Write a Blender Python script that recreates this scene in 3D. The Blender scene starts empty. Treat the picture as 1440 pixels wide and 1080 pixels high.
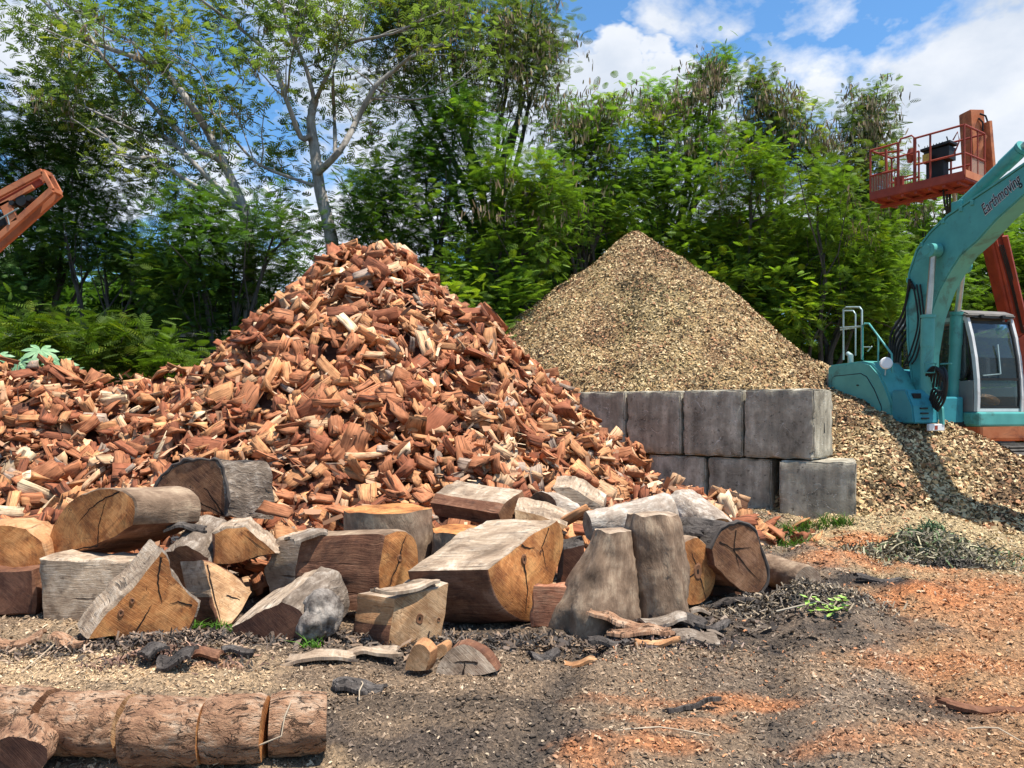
import bpy, bmesh, math, random
import numpy as np
from mathutils import Vector, Matrix, noise as mn
random.seed(7); RNG = np.random.default_rng(11)
scene = bpy.context.scene
COL = scene.collection
R = math.radians
# ------------------------------------------------------------------ camera
F = 1100.0; EYE = 1.7; HOR = 575.0
cam = bpy.data.objects.new('camera', bpy.data.cameras.new('camera')); COL.objects.link(cam)
cam.location = (0, 0, EYE); cam.rotation_euler = (R(90), 0, 0)
cam.data.sensor_width = 36; cam.data.lens = 36 * F / 1440
cam.data.shift_y = (HOR - 540) / 1440
cam.data.clip_end = 3000; cam.data.clip_start = 0.05
scene.camera = cam
# ------------------------------------------------------------------ sun
SUN_EL = 71; SX, SY = 0.90, -0.436
sun = bpy.data.objects.new('sun', bpy.data.lights.new('sun', 'SUN')); COL.objects.link(sun)
sun.data.energy = 5.0; sun.data.angle = R(0.53); sun.data.color = (1.0, 0.95, 0.87)
sd = Vector((SX * math.cos(R(SUN_EL)), SY * math.cos(R(SUN_EL)), math.sin(R(SUN_EL))))
sun.rotation_euler = sd.to_track_quat('Z', 'Y').to_euler()
sun.location = sd * 60
# ------------------------------------------------------------------ view
scene.view_settings.view_transform = 'Standard'; scene.view_settings.look = 'None'
scene.view_settings.exposure = 0.70; scene.view_settings.gamma = 1.0
scene.render.film_transparent = False
scene.cycles.max_bounces = 6; scene.cycles.transparent_max_bounces = 8
scene.cycles.diffuse_bounces = 3; scene.cycles.glossy_bounces = 2; scene.cycles.transmission_bounces = 4

# ------------------------------------------------------------------ node helper
class NT:
    def __init__(s, nt): s.nt = nt
    def n(s, t, **kw):
        nd = s.nt.nodes.new(t)
        for k, v in kw.items():
            if k.startswith('i_'):
                key = k[2:]
                key = int(key) if key.isdigit() else key.replace('_', ' ')
                s.put(nd.inputs[key], v)
            else: setattr(nd, k, v)
        return nd
    def put(s, sock, v):
        if isinstance(v, bpy.types.NodeSocket): s.nt.links.new(v, sock)
        elif isinstance(v, bpy.types.Node): s.nt.links.new(v.outputs[0], sock)
        else:
            if sock.type == 'RGBA' and hasattr(v, '__len__') and len(v) == 3: v = (*v, 1)
            sock.default_value = v
    def math(s, op, a, b=0.0, c=None, clamp=False):
        nd = s.nt.nodes.new('ShaderNodeMath'); nd.operation = op; nd.use_clamp = clamp
        s.put(nd.inputs[0], a); s.put(nd.inputs[1], b)
        if c is not None: s.put(nd.inputs[2], c)
        return nd.outputs[0]
    def vmath(s, op, a, b=(0, 0, 0), out=0, scale=None):
        nd = s.nt.nodes.new('ShaderNodeVectorMath'); nd.operation = op
        s.put(nd.inputs[0], a); s.put(nd.inputs[1], b)
        if scale is not None: s.put(nd.inputs['Scale'], scale)
        return nd.outputs[out]
    def noise(s, vec, scale, detail=4, rough=0.55, dist=0.0):
        return s.n('ShaderNodeTexNoise', i_Vector=vec, i_Scale=scale, i_Detail=detail, i_Roughness=rough, i_Distortion=dist).outputs[0]
    def ramp(s, fac, stops, interp='LINEAR'):
        nd = s.nt.nodes.new('ShaderNodeValToRGB'); nd.color_ramp.interpolation = interp
        cr = nd.color_ramp
        while len(cr.elements) < len(stops): cr.elements.new(0.5)
        for e, (p, c) in zip(cr.elements, stops):
            e.position = p; e.color = (*c, 1) if len(c) == 3 else c
        s.put(nd.inputs[0], fac); return nd.outputs[0]
    def mix(s, fac, a, b, mode='MIX'):
        nd = s.nt.nodes.new('ShaderNodeMix'); nd.data_type = 'RGBA'; nd.blend_type = mode
        s.put(nd.inputs['Factor'], fac); s.put(nd.inputs['A'], a) if False else None
        s.put(nd.inputs[6], a); s.put(nd.inputs[7], b); return nd.outputs[2]
    def mapr(s, v, a, b, c=0.0, d=1.0):
        nd = s.nt.nodes.new('ShaderNodeMapRange'); s.put(nd.inputs[0], v)
        for i, x in enumerate((a, b, c, d)): nd.inputs[i + 1].default_value = x
        return nd.outputs[0]
def new_mat(name):
    m = bpy.data.materials.new(name); m.use_nodes = True
    nt = m.node_tree; b = nt.nodes['Principled BSDF']
    b.inputs['Specular IOR Level'].default_value = 0.25
    return m, NT(nt), b
def bump(N, b, h, strength=0.5, dist=0.02):
    nd = N.nt.nodes.new('ShaderNodeBump'); nd.inputs['Strength'].default_value = strength
    nd.inputs['Distance'].default_value = dist; N.put(nd.inputs['Height'], h)
    N.nt.links.new(nd.outputs[0], b.inputs['Normal'])

# ------------------------------------------------------------------ world: sky and clouds
world = bpy.data.worlds.new('World'); scene.world = world; world.use_nodes = True
W = NT(world.node_tree)
bg = world.node_tree.nodes['Background']; bg.inputs[1].default_value = 0.062
sky = W.n('ShaderNodeTexSky', sky_type='NISHITA', sun_disc=False, sun_elevation=R(SUN_EL),
          sun_rotation=math.atan2(SX, SY), altitude=50, air_density=1.0, dust_density=0.6, ozone_density=2.0)
tcd = W.n('ShaderNodeTexCoord').outputs['Generated']
dirn = W.vmath('NORMALIZE', tcd)
sq = W.vmath('MULTIPLY', dirn, (1, 1, 1.7))
n1 = W.noise(sq, 5.0, 9, 0.58, 0.2); n2 = W.noise(sq, 2.2, 3, 0.5, 0.0)
wc = W.n('ShaderNodeTexNoise', i_Vector=sq, i_Scale=7.0, i_Detail=5.0, i_Roughness=0.6).outputs['Color']
dwarp = W.vmath('NORMALIZE', W.vmath('ADD', dirn, W.vmath('SCALE', W.vmath('SUBTRACT', wc, (.5, .5, .5)), scale=0.22)))
def pdir(px, py):
    v = Vector(((px - 720) / F, 1, (HOR - py) / F)); return v.normalized()
acc = None
# (direction as seen from the yard, angular radius, weight)
for (px, py, rad, wt) in [(1410, 170, 185, .8), (1270, 140, 100, .38), (1130, 100, 70, .2), (1440, 330, 200, .8), (870, 125, 75, .85), (960, 140, 70, .85), (800, 160, 80, .8), (730, 150, 90, .7), (1010, 150, 50, .6),
                          (960, -10, 60, .42), (1010, 0, 50, .3), (1160, 5, 60, .45), (420, 60, 120, .6), (560, 200, 140, .7), (80, 90, 130, .6), (190, 80, 80, .5), (220, 230, 60, .5),
                          (120, 260, 120, .7), (330, 330, 90, .7), (480, 330, 150, .8), (60, 420, 160, .6), (700, 260, 120, .8), (900, 350, 160, .6), (1150, 340, 120, .7)]:
    d = pdir(px, py); dt = W.vmath('DOT_PRODUCT', dwarp, tuple(d), out=1)
    ca = math.cos(rad / F); e = W.mapr(dt, ca - (1 - ca) * 0.15, 1.0, 0.0, wt * 1.1)
    acc = e if acc is None else W.math('MAXIMUM', acc, e)
far = W.mapr(n2, 0.50, 0.66, 0.0, 0.5)
side = W.mapr(W.n('ShaderNodeSeparateXYZ', i_Vector=dirn).outputs[1], 0.5, 0.2, 0.0, 1.0)
acc = W.math('MAXIMUM', acc, W.math('MULTIPLY', far, side))
cl = W.math('ADD', W.math('MULTIPLY', W.math('SUBTRACT', n1, 0.5), 2.3), acc)
mask = W.mapr(cl, 0.22, 0.55, 0.0, 1.0)
shade = W.noise(W.vmath('ADD', sq, (0.02, 0.0, 0.09)), 5.0, 7, 0.55)
ccol = W.ramp(shade, [(0.36, (10.2, 10.4, 10.8)), (0.62, (6.6, 7.4, 8.6))])
skc = W.mix(1.0, sky.outputs[0], (1.15, 1.75, 2.10), 'MULTIPLY')
W.put(bg.inputs[0], W.mix(W.math('MULTIPLY', mask, 0.96), skc, ccol))

# ------------------------------------------------------------------ geometry helpers
def P(px, py, d):
    """a point of the yard from its bearing in the photograph and its distance"""
    return Vector(((px - 720) / F * d, d, EYE + (HOR - py) / F * d))
def tag(o, label=None, cat=None, group=None, kind=None):
    if label: o['label'] = label
    if cat: o['category'] = cat
    if group: o['group'] = group
    if kind: o['kind'] = kind
    return o
def empty(name, loc, label=None, cat=None, group=None, rz=0.0):
    o = bpy.data.objects.new(name, None); COL.objects.link(o); o.location = loc
    o.rotation_euler = (0, 0, rz); o.empty_display_size = 0.2
    return tag(o, label, cat, group)
def mesh_np(name, verts, faces_len, loops, mats, parent=None, attr=None, midx=None, uv=None, smooth=None, sharp=False):
    me = bpy.data.meshes.new(name)
    verts = np.asarray(verts, dtype=np.float32); n = len(verts)
    me.vertices.add(n); me.vertices.foreach_set('co', verts.ravel())
    loops = np.asarray(loops, dtype=np.int32).ravel(); me.loops.add(len(loops)); me.loops.foreach_set('vertex_index', loops)
    if np.isscalar(faces_len): nf = len(loops) // faces_len; tot = np.full(nf, faces_len, np.int32)
    else: tot = np.asarray(faces_len, np.int32); nf = len(tot)
    me.polygons.add(nf); st = np.concatenate(([0], np.cumsum(tot)[:-1])).astype(np.int32)
    me.polygons.foreach_set('loop_start', st); me.polygons.foreach_set('loop_total', tot)
    if midx is not None: me.polygons.foreach_set('material_index', np.asarray(midx, np.int32))
    if smooth: me.polygons.foreach_set('use_smooth', np.ones(nf, bool))
    if attr is not None:
        a = me.color_attributes.new('tint', 'FLOAT_COLOR', 'POINT')
        c = np.ones((n, 4), np.float32); c[:, :3] = attr; a.data.foreach_set('color', c.ravel())
    if uv is not None:
        l = me.uv_layers.new(name='uv'); l.data.foreach_set('uv', np.asarray(uv, np.float32).ravel())
    me.update(calc_edges=True); me.validate()
    for m in (mats if isinstance(mats, (list, tuple)) else [mats]): me.materials.append(m)
    o = bpy.data.objects.new(name, me); COL.objects.link(o)
    if parent: o.parent = parent
    return o
class MB:
    """collects simple solids and links them as one mesh object"""
    def __init__(s): s.v = []; s.f = []; s.m = []; s.uv = {}
    def add(s, v, f, m=0):
        k = len(s.v); s.v += [Vector(a) for a in v]; s.f += [tuple(i + k for i in q) for q in f]; s.m += [m] * len(f)
    def box(s, lo, hi, m=0, bev=0.0, M=None):
        x0, y0, z0 = lo; x1, y1, z1 = hi
        if bev <= 0:
            v = [(x0,y0,z0),(x1,y0,z0),(x1,y1,z0),(x0,y1,z0),(x0,y0,z1),(x1,y0,z1),(x1,y1,z1),(x0,y1,z1)]
            f = [(0,3,2,1),(4,5,6,7),(0,1,5,4),(1,2,6,5),(2,3,7,6),(3,0,4,7)]
        else:
            bm = bmesh.new(); bmesh.ops.create_cube(bm, size=1)
            for a in bm.verts: a.co = Vector(((x0+x1)/2+a.co.x*(x1-x0), (y0+y1)/2+a.co.y*(y1-y0), (z0+z1)/2+a.co.z*(z1-z0)))
            bmesh.ops.bevel(bm, geom=bm.edges[:], offset=bev, segments=2, affect='EDGES', profile=0.5)
            bm.verts.index_update(); v = [a.co.copy() for a in bm.verts]; f = [tuple(a.index for a in q.verts) for q in bm.faces]; bm.free()
        if M is not None: v = [M @ Vector(a) for a in v]
        s.add(v, f, m)
    def tube(s, pts, rad, n=8, m=0, caps=True):
        pts = [Vector(p) for p in pts]; rs = rad if isinstance(rad, (list, tuple)) else [rad] * len(pts)
        v = []; f = []; up = Vector((0.13, 0.21, 0.97)).normalized()
        for i, p in enumerate(pts):
            t = (pts[min(i+1, len(pts)-1)] - pts[max(i-1, 0)])
            t = t.normalized() if t.length > 1e-9 else Vector((0,0,1))
            a = t.cross(up); a = a.normalized() if a.length > 1e-3 else t.cross(Vector((1,0,0))).normalized()
            b = t.cross(a)
            for k in range(n):
                an = 2*math.pi*k/n; v.append(p + (a*math.cos(an) + b*math.sin(an))*rs[i])
        for i in range(len(pts)-1):
            for k in range(n):
                f.append((i*n+k, i*n+(k+1)%n, (i+1)*n+(k+1)%n, (i+1)*n+k))
        if caps: f.append(tuple(range(n))[::-1]); f.append(tuple(range((len(pts)-1)*n, len(pts)*n)))
        s.add(v, f, m)
    def bar(s, a, b, w, h, m=0, side=None):
        a = Vector(a); b = Vector(b); t = (b-a).normalized()
        sd = Vector(side) if side is not None else Vector((0,0,1)).cross(t)
        if sd.length < 1e-4: sd = Vector((1,0,0))
        sd = (sd - t*sd.dot(t)).normalized(); u = t.cross(sd).normalized()
        v = []
        for p in (a, b):
            for (i, j) in ((-1,-1),(1,-1),(1,1),(-1,1)): v.append(p + sd*i*w/2 + u*j*h/2)
        s.add(v, [(0,3,2,1),(4,5,6,7),(0,1,5,4),(1,2,6,5),(2,3,7,6),(3,0,4,7)], m)
    def prism(s, poly, off, m=0):
        n = len(poly); a = [Vector(p) for p in poly]; off = Vector(off)
        s.add(a + [p+off for p in a], [tuple(range(n))[::-1], tuple(range(n, 2*n))] + [(i, (i+1)%n, n+(i+1)%n, n+i) for i in range(n)], m)
    def build(s, name, mats, parent=None, origin=None, smooth=False, angle=40, bevel=0.0):
        o_ = Vector(origin) if origin is not None else Vector((0,0,0))
        me = bpy.data.meshes.new(name); me.from_pydata([tuple(p - o_) for p in s.v], [], s.f)
        for m in (mats if isinstance(mats, (list, tuple)) else [mats]): me.materials.append(m)
        me.polygons.foreach_set('material_index', s.m)
        bm = bmesh.new(); bm.from_mesh(me); bmesh.ops.recalc_face_normals(bm, faces=bm.faces[:])
        if bevel > 0: bmesh.ops.bevel(bm, geom=[e for e in bm.edges if e.is_manifold and e.calc_face_angle(0) > 0.7], offset=bevel, segments=2, affect='EDGES', clamp_overlap=True)
        bm.to_mesh(me); bm.free()
        if smooth:
            me.polygons.foreach_set('use_smooth', [True]*len(me.polygons)); me.set_sharp_from_angle(angle=R(angle))
        o = bpy.data.objects.new(name, me); COL.objects.link(o); o.location = o_
        if parent: o.parent = parent
        return o
def fbm(x, y, z=0.0, o=3):
    s = 0; a = 1
    for i in range(o): s += a*mn.noise(Vector((x, y, z))); x *= 2.03; y *= 2.03; z *= 2.03; a *= 0.5
    return s
# vectorised value noise
_perm = np.random.default_rng(3).random((256, 256)).astype(np.float64)
def vnoise(x, y):
    xi = np.floor(x).astype(int); yi = np.floor(y).astype(int); fx = x-xi; fy = y-yi
    fx = fx*fx*(3-2*fx); fy = fy*fy*(3-2*fy)
    g = lambda a, b: _perm[a & 255, b & 255]
    return (g(xi,yi)*(1-fx)+g(xi+1,yi)*fx)*(1-fy) + (g(xi,yi+1)*(1-fx)+g(xi+1,yi+1)*fx)*fy
def vfbm(x, y, o=4):
    s = 0; a = 0.5; t = 0
    for i in range(o): s = s + a*vnoise(x+17*i, y+31*i); t += a; x = x*2.03; y = y*2.03; a *= 0.5
    return s/t
def sstep(a, b, x): t = np.clip((x-a)/(b-a), 0, 1); return t*t*(3-2*t)
# ------------------------------------------------------------------ materials
def uvn(N): return N.n('ShaderNodeUVMap', uv_map='uv').outputs[0]
def m_cut(name, c1, c2, c3, ring=55.0, crack=True):
    """sawn end grain: growth rings round the pith at uv (0,0), radial checks, stain"""
    m, N, b = new_mat(name); uv = uvn(N)
    d0 = N.n('ShaderNodeTexNoise', i_Vector=uv, i_Scale=5.0, i_Detail=3.0)
    w = N.vmath('ADD', uv, N.vmath('SCALE', N.vmath('SUBTRACT', d0.outputs['Color'], (.5, .5, .5)), scale=0.10))
    dist = N.vmath('LENGTH', w, out=1)
    rn = N.noise(N.n('ShaderNodeCombineXYZ', i_X=N.math('MULTIPLY', dist, ring), i_Y=0.0, i_Z=0.0).outputs[0], 1.0, 3, 0.6)
    big = N.noise(uv, 4.0, 5, 0.6, 0.6)
    col = N.ramp(big, [(0.36, c1), (0.5, c2), (0.64, c3)])
    col = N.mix(N.mapr(rn, 0.35, 0.68, 0.0, 0.5), col, tuple(x*0.5 for x in c1))
    pt = N.noise(N.vmath('ADD', uv, (3.1, 7.7, 0)), 2.6, 6, 0.7, 0.8); col = N.mix(N.mapr(pt, .50, .66, 0, .7), col, tuple(x*.42 for x in c1)); col = N.mix(N.mapr(pt, .46, .34, 0, .55), col, tuple(min(1, x*1.25+.02) for x in c3))
    # saw marks: short parallel scratches
    sw = N.noise(N.vmath('MULTIPLY', N.n('ShaderNodeVectorRotate', i_Vector=uv, i_Angle=0.7, rotation_type='Z_AXIS').outputs[0], (6, 160, 1)), 1.0, 3, 0.6)
    col = N.mix(N.mapr(sw, 0.5, 0.75, 0.0, 0.38), col, tuple(min(1, x*1.5+.03) for x in c3))
    st = N.noise(uv, 22.0, 5, 0.65, 0.4)
    col = N.mix(N.mapr(st, 0.56, 0.74, 0.0, 0.6), col, (0.06, 0.04, 0.03))
    if crack:
        sp = N.n('ShaderNodeSeparateXYZ', i_Vector=w)
        ang = N.math('ARCTAN2', sp.outputs[1], sp.outputs[0])
        ca = N.noise(N.n('ShaderNodeCombineXYZ', i_X=N.math('COSINE', ang), i_Y=N.math('SINE', ang), i_Z=N.math('MULTIPLY', dist, 1.4)).outputs[0], 6.0, 2, 0.4)
        ck = N.mapr(N.math('ABSOLUTE', N.math('SUBTRACT', ca, 0.5)), 0.0, 0.012, 1.0, 0.0)
        ck = N.math('MULTIPLY', ck, N.mapr(N.noise(uv, 7.0, 2), 0.5, 0.6))
        col = N.mix(N.math('MULTIPLY', ck, 0.9), col, (0.015, 0.01, 0.008))
        h = N.math('SUBTRACT', N.math('ADD', N.math('MULTIPLY', sw, 0.5), N.math('MULTIPLY', big, 0.8)), ck)
    else: h = sw
    N.put(b.inputs['Base Color'], col); b.inputs['Roughness'].default_value = 0.8
    bump(N, b, h, 0.6, 0.012); return m
def m_fibre(name, c1, c2, c3, scale=1.0, bmp=0.7, stain=0.4, ckk=.6):
    """split or weathered long grain: streaks along uv.x"""
    m, N, b = new_mat(name); uv = uvn(N)
    wv = N.vmath('ADD', uv, N.vmath('SCALE', N.n('ShaderNodeTexNoise', i_Vector=uv, i_Scale=4.0, i_Detail=2.0).outputs['Color'], scale=0.06))
    f = N.noise(N.vmath('MULTIPLY', wv, (5*scale, 55*scale, 1)), 1.0, 7, 0.75)
    g = N.noise(uv, 5.0*scale, 6, 0.7, )
    col = N.ramp(N.math('ADD', N.math('MULTIPLY', f, 0.45), N.math('MULTIPLY', g, 0.55)), [(0.33, c1), (0.5, c2), (0.68, c3)])
    ck = N.mapr(N.noise(N.vmath('MULTIPLY', wv, (2*scale, 26*scale, 1)), 1.0, 2, 0.4), 0.60, 0.66)
    ck = N.math('MULTIPLY', ck, N.mapr(N.noise(uv, 5.0, 3), .48, .62)); col = N.mix(N.math('MULTIPLY', ck, ckk), col, tuple(x*0.25 for x in c1))
    pt = N.noise(N.vmath('ADD', uv, (5.1, 1.7, 0)), 3.0, 6, 0.72, 0.7); col = N.mix(N.mapr(pt, .50, .64, 0, .65), col, tuple(x*.5 for x in c1)); col = N.mix(N.mapr(pt, .45, .34, 0, .5), col, tuple(min(1, x*1.2+.03) for x in c3))
    st = N.noise(uv, 14.0, 4, 0.6)
    col = N.mix(N.mapr(st, 0.56, 0.72, 0.0, stain), col, (0.05, 0.035, 0.028))
    N.put(b.inputs['Base Color'], col); b.inputs['Roughness'].default_value = 0.85
    bump(N, b, N.math('SUBTRACT', f, N.math('MULTIPLY', ck, 0.8)), bmp, 0.015); return m
def m_bark(name, c1, c2, c3, sc=1.0, bmp=1.0, plate=True, wf=.5):
    m, N, b = new_mat(name); uv = uvn(N)
    wv = N.vmath('ADD', uv, N.vmath('SCALE', N.n('ShaderNodeTexNoise', i_Vector=uv, i_Scale=9.0*sc, i_Detail=3.0).outputs['Color'], scale=0.07/sc))
    st = N.vmath('MULTIPLY', wv, (1.0, 2.0, 1))
    vo = N.n('ShaderNodeTexVoronoi', feature='DISTANCE_TO_EDGE', i_Vector=st, i_Scale=30.0*sc).outputs[0]; rg = N.noise(N.vmath('MULTIPLY', wv, (14*sc, 34*sc, 1)), 1.0, 7, 0.72, 0.6)
    fn = N.noise(N.vmath('MULTIPLY', wv, (18*sc, 50*sc, 1)), 1.0, 6, 0.7); bg_ = N.noise(uv, 5.0, 5, 0.6)
    col = N.ramp(N.math('ADD', N.math('MULTIPLY', fn, wf), N.math('MULTIPLY', bg_, 1-wf)), [(0.34, c1), (0.5, c2), (0.64, c3)])
    if plate:
        cr = N.mapr(rg, 0.43, 0.36, 0.0, 0.6); cr = N.math('MAXIMUM', cr, N.math('MULTIPLY', N.mapr(vo, 0.0, 0.09, 1.0, 0.0), N.mapr(N.noise(uv, 16.0, 3), .52, .66, 0, .6)))
        col = N.mix(N.math('MULTIPLY', cr, 0.8), col, tuple(x*0.25 for x in c1))
        h = N.math('SUBTRACT', N.math('ADD', fn, bg_), N.math('MULTIPLY', cr, .9))
    else: h = N.math('ADD', fn, N.math('MULTIPLY', bg_, 1.2))
    N.put(b.inputs['Base Color'], col); b.inputs['Roughness'].default_value = 0.9
    bump(N, b, h, bmp, 0.025); return m
M = {}
M['cut_orange'] = m_cut('cut_orange_wood', (.26,.085,.027), (.52,.20,.060), (.66,.33,.115))
M['cut_brown'] = m_cut('cut_brown_wood', (.13,.055,.03), (.24,.11,.05), (.36,.19,.10), 70)
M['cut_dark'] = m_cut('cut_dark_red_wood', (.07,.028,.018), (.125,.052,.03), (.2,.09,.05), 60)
M['cut_tan'] = m_cut('cut_tan_wood', (.34,.165,.07), (.54,.30,.14), (.68,.45,.25), 50)
M['cut_grey'] = m_cut('cut_weathered_wood', (.20,.125,.08), (.38,.27,.18), (.56,.44,.32), 80)
m, N, b = new_mat('knot_hole'); b.inputs['Base Color'].default_value = (.02,.012,.008,1); b.inputs['Roughness'].default_value = .95; M['cut_hole'] = m
M['s'] = m_fibre('split_brown_wood', (.085,.032,.02), (.175,.075,.04), (.31,.155,.085))
M['r'] = m_fibre('split_red_wood', (.2,.065,.035), (.36,.15,.08), (.52,.28,.16))
M['o'] = m_fibre('split_orange_wood', (.32,.14,.06), (.5,.25,.11), (.62,.38,.2))
M['w'] = m_fibre('weathered_grey_wood', (.20,.125,.078), (.42,.305,.205), (.68,.56,.43), 1.0, 0.8, 0.6, .8)
M['p'] = m_bark('peeled_tan_log', (.11,.068,.042), (.225,.148,.095), (.40,.29,.19), 0.6, 0.5, False, .2)
M['b'] = m_bark('dark_rough_bark', (.035,.028,.024), (.08,.065,.055), (.17,.145,.125), 0.8)
M['g'] = m_bark('silver_gnarled_bark', (.085,.058,.040), (.22,.165,.12), (.48,.40,.32), 0.6, 1.2, False)
M['k'] = m_bark('reddish_flaky_bark', (.17,.08,.045), (.38,.205,.115), (.56,.40,.27), 0.75, 1.2)
M['h'] = m_bark('white_bark', (.17,.12,.085), (.38,.30,.23), (.66,.58,.48), 0.5, 0.8, False)
def m_tint(name, rough=0.8, streak=True, bmp=0.7, sc=1.0, trans=0.0):
    m, N, b = new_mat(name)
    t = N.n('ShaderNodeAttribute', attribute_name='tint').outputs['Color']
    if streak:
        uv = uvn(N)
        wv = N.vmath('ADD', uv, N.vmath('SCALE', N.n('ShaderNodeTexNoise', i_Vector=uv, i_Scale=5.0, i_Detail=2.0).outputs['Color'], scale=0.05))
        f = N.noise(N.vmath('MULTIPLY', wv, (5, 60, 1)), 1.0, 5, 0.65); g = N.noise(uv, 9.0, 3, 0.6)
        k = N.ramp(N.math('ADD', N.math('MULTIPLY', f, 0.6), N.math('MULTIPLY', g, 0.4)), [(0.32, (.42,.36,.32)), (0.5, (.95,.93,.9)), (0.68, (1.45,1.5,1.55))])
        ck = N.mapr(N.noise(N.vmath('MULTIPLY', wv, (3, 34, 1)), 1.0, 2, 0.4), 0.60, 0.66)
        c = N.mix(1.0, t, k, 'MULTIPLY'); c = N.mix(N.math('MULTIPLY', ck, 0.7), c, (.03,.015,.01))
        bump(N, b, N.math('SUBTRACT', f, ck), bmp, 0.01)
    else: c = t
    N.put(b.inputs['Base Color'], c); b.inputs['Roughness'].default_value = rough
    return m
M['fire'] = m_tint('split_firewood')
M['chip'] = m_tint('wood_chips', 0.85, False)
def m_leaf(name, tr=(1.1, 1.25, 0.4), fac=0.44, spec=0.12):
    m, N, b = new_mat(name); t = N.n('ShaderNodeAttribute', attribute_name='tint').outputs['Color']
    N.put(b.inputs['Base Color'], t); b.inputs['Roughness'].default_value = 0.55; b.inputs['Specular IOR Level'].default_value = spec
    tl = N.n('ShaderNodeBsdfTranslucent', i_Color=N.mix(1.0, t, tr, 'MULTIPLY'))
    mx = N.n('ShaderNodeMixShader', i_0=fac); N.put(mx.inputs[1], b.outputs[0]); N.put(mx.inputs[2], tl.outputs[0])
    N.nt.links.new(mx.outputs[0], N.nt.nodes['Material Output'].inputs[0]); return m
M['leaf'] = m_leaf('leaf_green'); M['pod'] = m_leaf('seed_pod_brown', (1, 1, 1), 0.15)
def m_obj(name, c1, c2, sc=3.0, rough=0.7, bmp=0.3, dist=0.01, metal=0.0, stain=None, stretch=(1,1,1), st_lo=.55):
    m, N, b = new_mat(name); tc = N.n('ShaderNodeTexCoord').outputs['Object']
    v = N.vmath('MULTIPLY', tc, stretch)
    n = N.noise(v, sc, 6, 0.65)
    col = N.ramp(n, [(0.35, c1), (0.65, c2)])
    if stain: col = N.mix(N.mapr(N.noise(v, sc*0.6+0.7, 6, 0.7, 0.5), st_lo, st_lo+.13, 0.0, 0.85), col, stain)
    N.put(b.inputs['Base Color'], col); b.inputs['Roughness'].default_value = rough; b.inputs['Metallic'].default_value = metal
    bump(N, b, N.noise(v, sc*6, 5, 0.7), bmp, dist); return m
M['trunk'] = m_obj('grey_tree_bark', (.19,.165,.14), (.42,.38,.33), 5, 0.9, 0.8, 0.03, stretch=(1,1,.35))
M['trunk_dark'] = m_obj('dark_tree_bark', (.045,.038,.03), (.11,.095,.08), 5, 0.9, 0.8, 0.03, stretch=(1,1,.35))
M['teal'] = m_obj('turquoise_paint', (.075,.29,.265), (.10,.37,.335), 2.0, 0.38, 0.04, 0.003, stain=(.06,.13,.115), st_lo=.54)
M['teal_dark'] = m_obj('blue_turquoise_panel_paint', (.035,.22,.26), (.045,.26,.30), 2.0, 0.45, 0.05, 0.003, stain=(.03,.12,.14))
M['orange'] = m_obj('faded_orange_paint', (.46,.14,.055), (.58,.22,.10), 2.5, 0.6, 0.1, 0.004, stain=(.22,.07,.04), st_lo=.5)
M['redpaint'] = m_obj('faded_red_paint', (.24,.04,.026), (.36,.068,.038), 2.5, 0.6, 0.1, 0.004, stain=(.16,.05,.04))
M['grey'] = m_obj('cab_grey_paint', (.17,.17,.17), (.21,.21,.205), 3, 0.5, 0.05, 0.003, stain=(.11,.10,.095))
M['cab_white'] = m_obj('cab_light_paint', (.5,.5,.49), (.6,.6,.585), 3, 0.45, 0.05, 0.003, stain=(.36,.33,.3))
M['black'] = m_obj('black_rubber', (.012,.012,.012), (.025,.025,.025), 4, 0.55, 0.1, 0.003)
M['steel'] = m_obj('worn_steel', (.4,.36,.31), (.55,.5,.44), 6, 0.35, 0.05, 0.002, 0.8)
M['rail'] = m_obj('galvanised_rail', (.27,.36,.35), (.38,.47,.45), 6, 0.45, 0.05, 0.002, 0.4)
M['track'] = m_obj('muddy_track_steel', (.05,.043,.036), (.13,.11,.09), 5, 0.8, 0.6, 0.01)
M['yellow'] = m_obj('worn_yellow_plate', (.5,.33,.06), (.6,.42,.1), 8, 0.6, 0.05, 0.003, stain=(.1,.08,.05))
M['mirror'] = m_obj('white_plastic', (.75,.75,.73), (.8,.8,.78), 5, 0.5, 0.02, 0.002)
m, N, b = new_mat('cab_glass'); b.inputs['Base Color'].default_value = (.17,.21,.22,1); b.inputs['Roughness'].default_value = 0.04
b.inputs['Transmission Weight'].default_value = 0.85; b.inputs['IOR'].default_value = 1.2; b.inputs['Specular IOR Level'].default_value = 0.6; M['glass'] = m
m, N, b = new_mat('stained_concrete'); tc = N.n('ShaderNodeTexCoord').outputs['Object']
oi = N.n('ShaderNodeObjectInfo').outputs['Random']; tc = N.vmath('ADD', tc, N.n('ShaderNodeCombineXYZ', i_X=N.math('MULTIPLY', oi, 30.0)).outputs[0]); n = N.noise(tc, 2.2, 8, 0.7, 0.3); n2 = N.noise(N.vmath('MULTIPLY', tc, (5, 5, .8)), 1.5, 5, 0.6); n3 = N.noise(tc, 40, 5, 0.7)
col = N.ramp(N.math('ADD', N.math('MULTIPLY', n, .6), N.math('MULTIPLY', n2, .4)), [(.38, (.125,.108,.083)), (.5, (.30,.27,.215)), (.62, (.58,.535,.44))])
col = N.mix(N.mapr(n3, .42, .62, 0, .45), col, (.30,.28,.24)); col = N.mix(N.mapr(N.noise(tc, 14, 6, .7), .58, .66, 0, .7), col, (.06,.055,.045))
sz = N.n('ShaderNodeSeparateXYZ', i_Vector=N.vmath('ADD', tc, N.vmath('SCALE', N.n('ShaderNodeTexNoise', i_Vector=tc, i_Scale=2.0, i_Detail=3.0).outputs['Color'], scale=0.25)))
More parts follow.
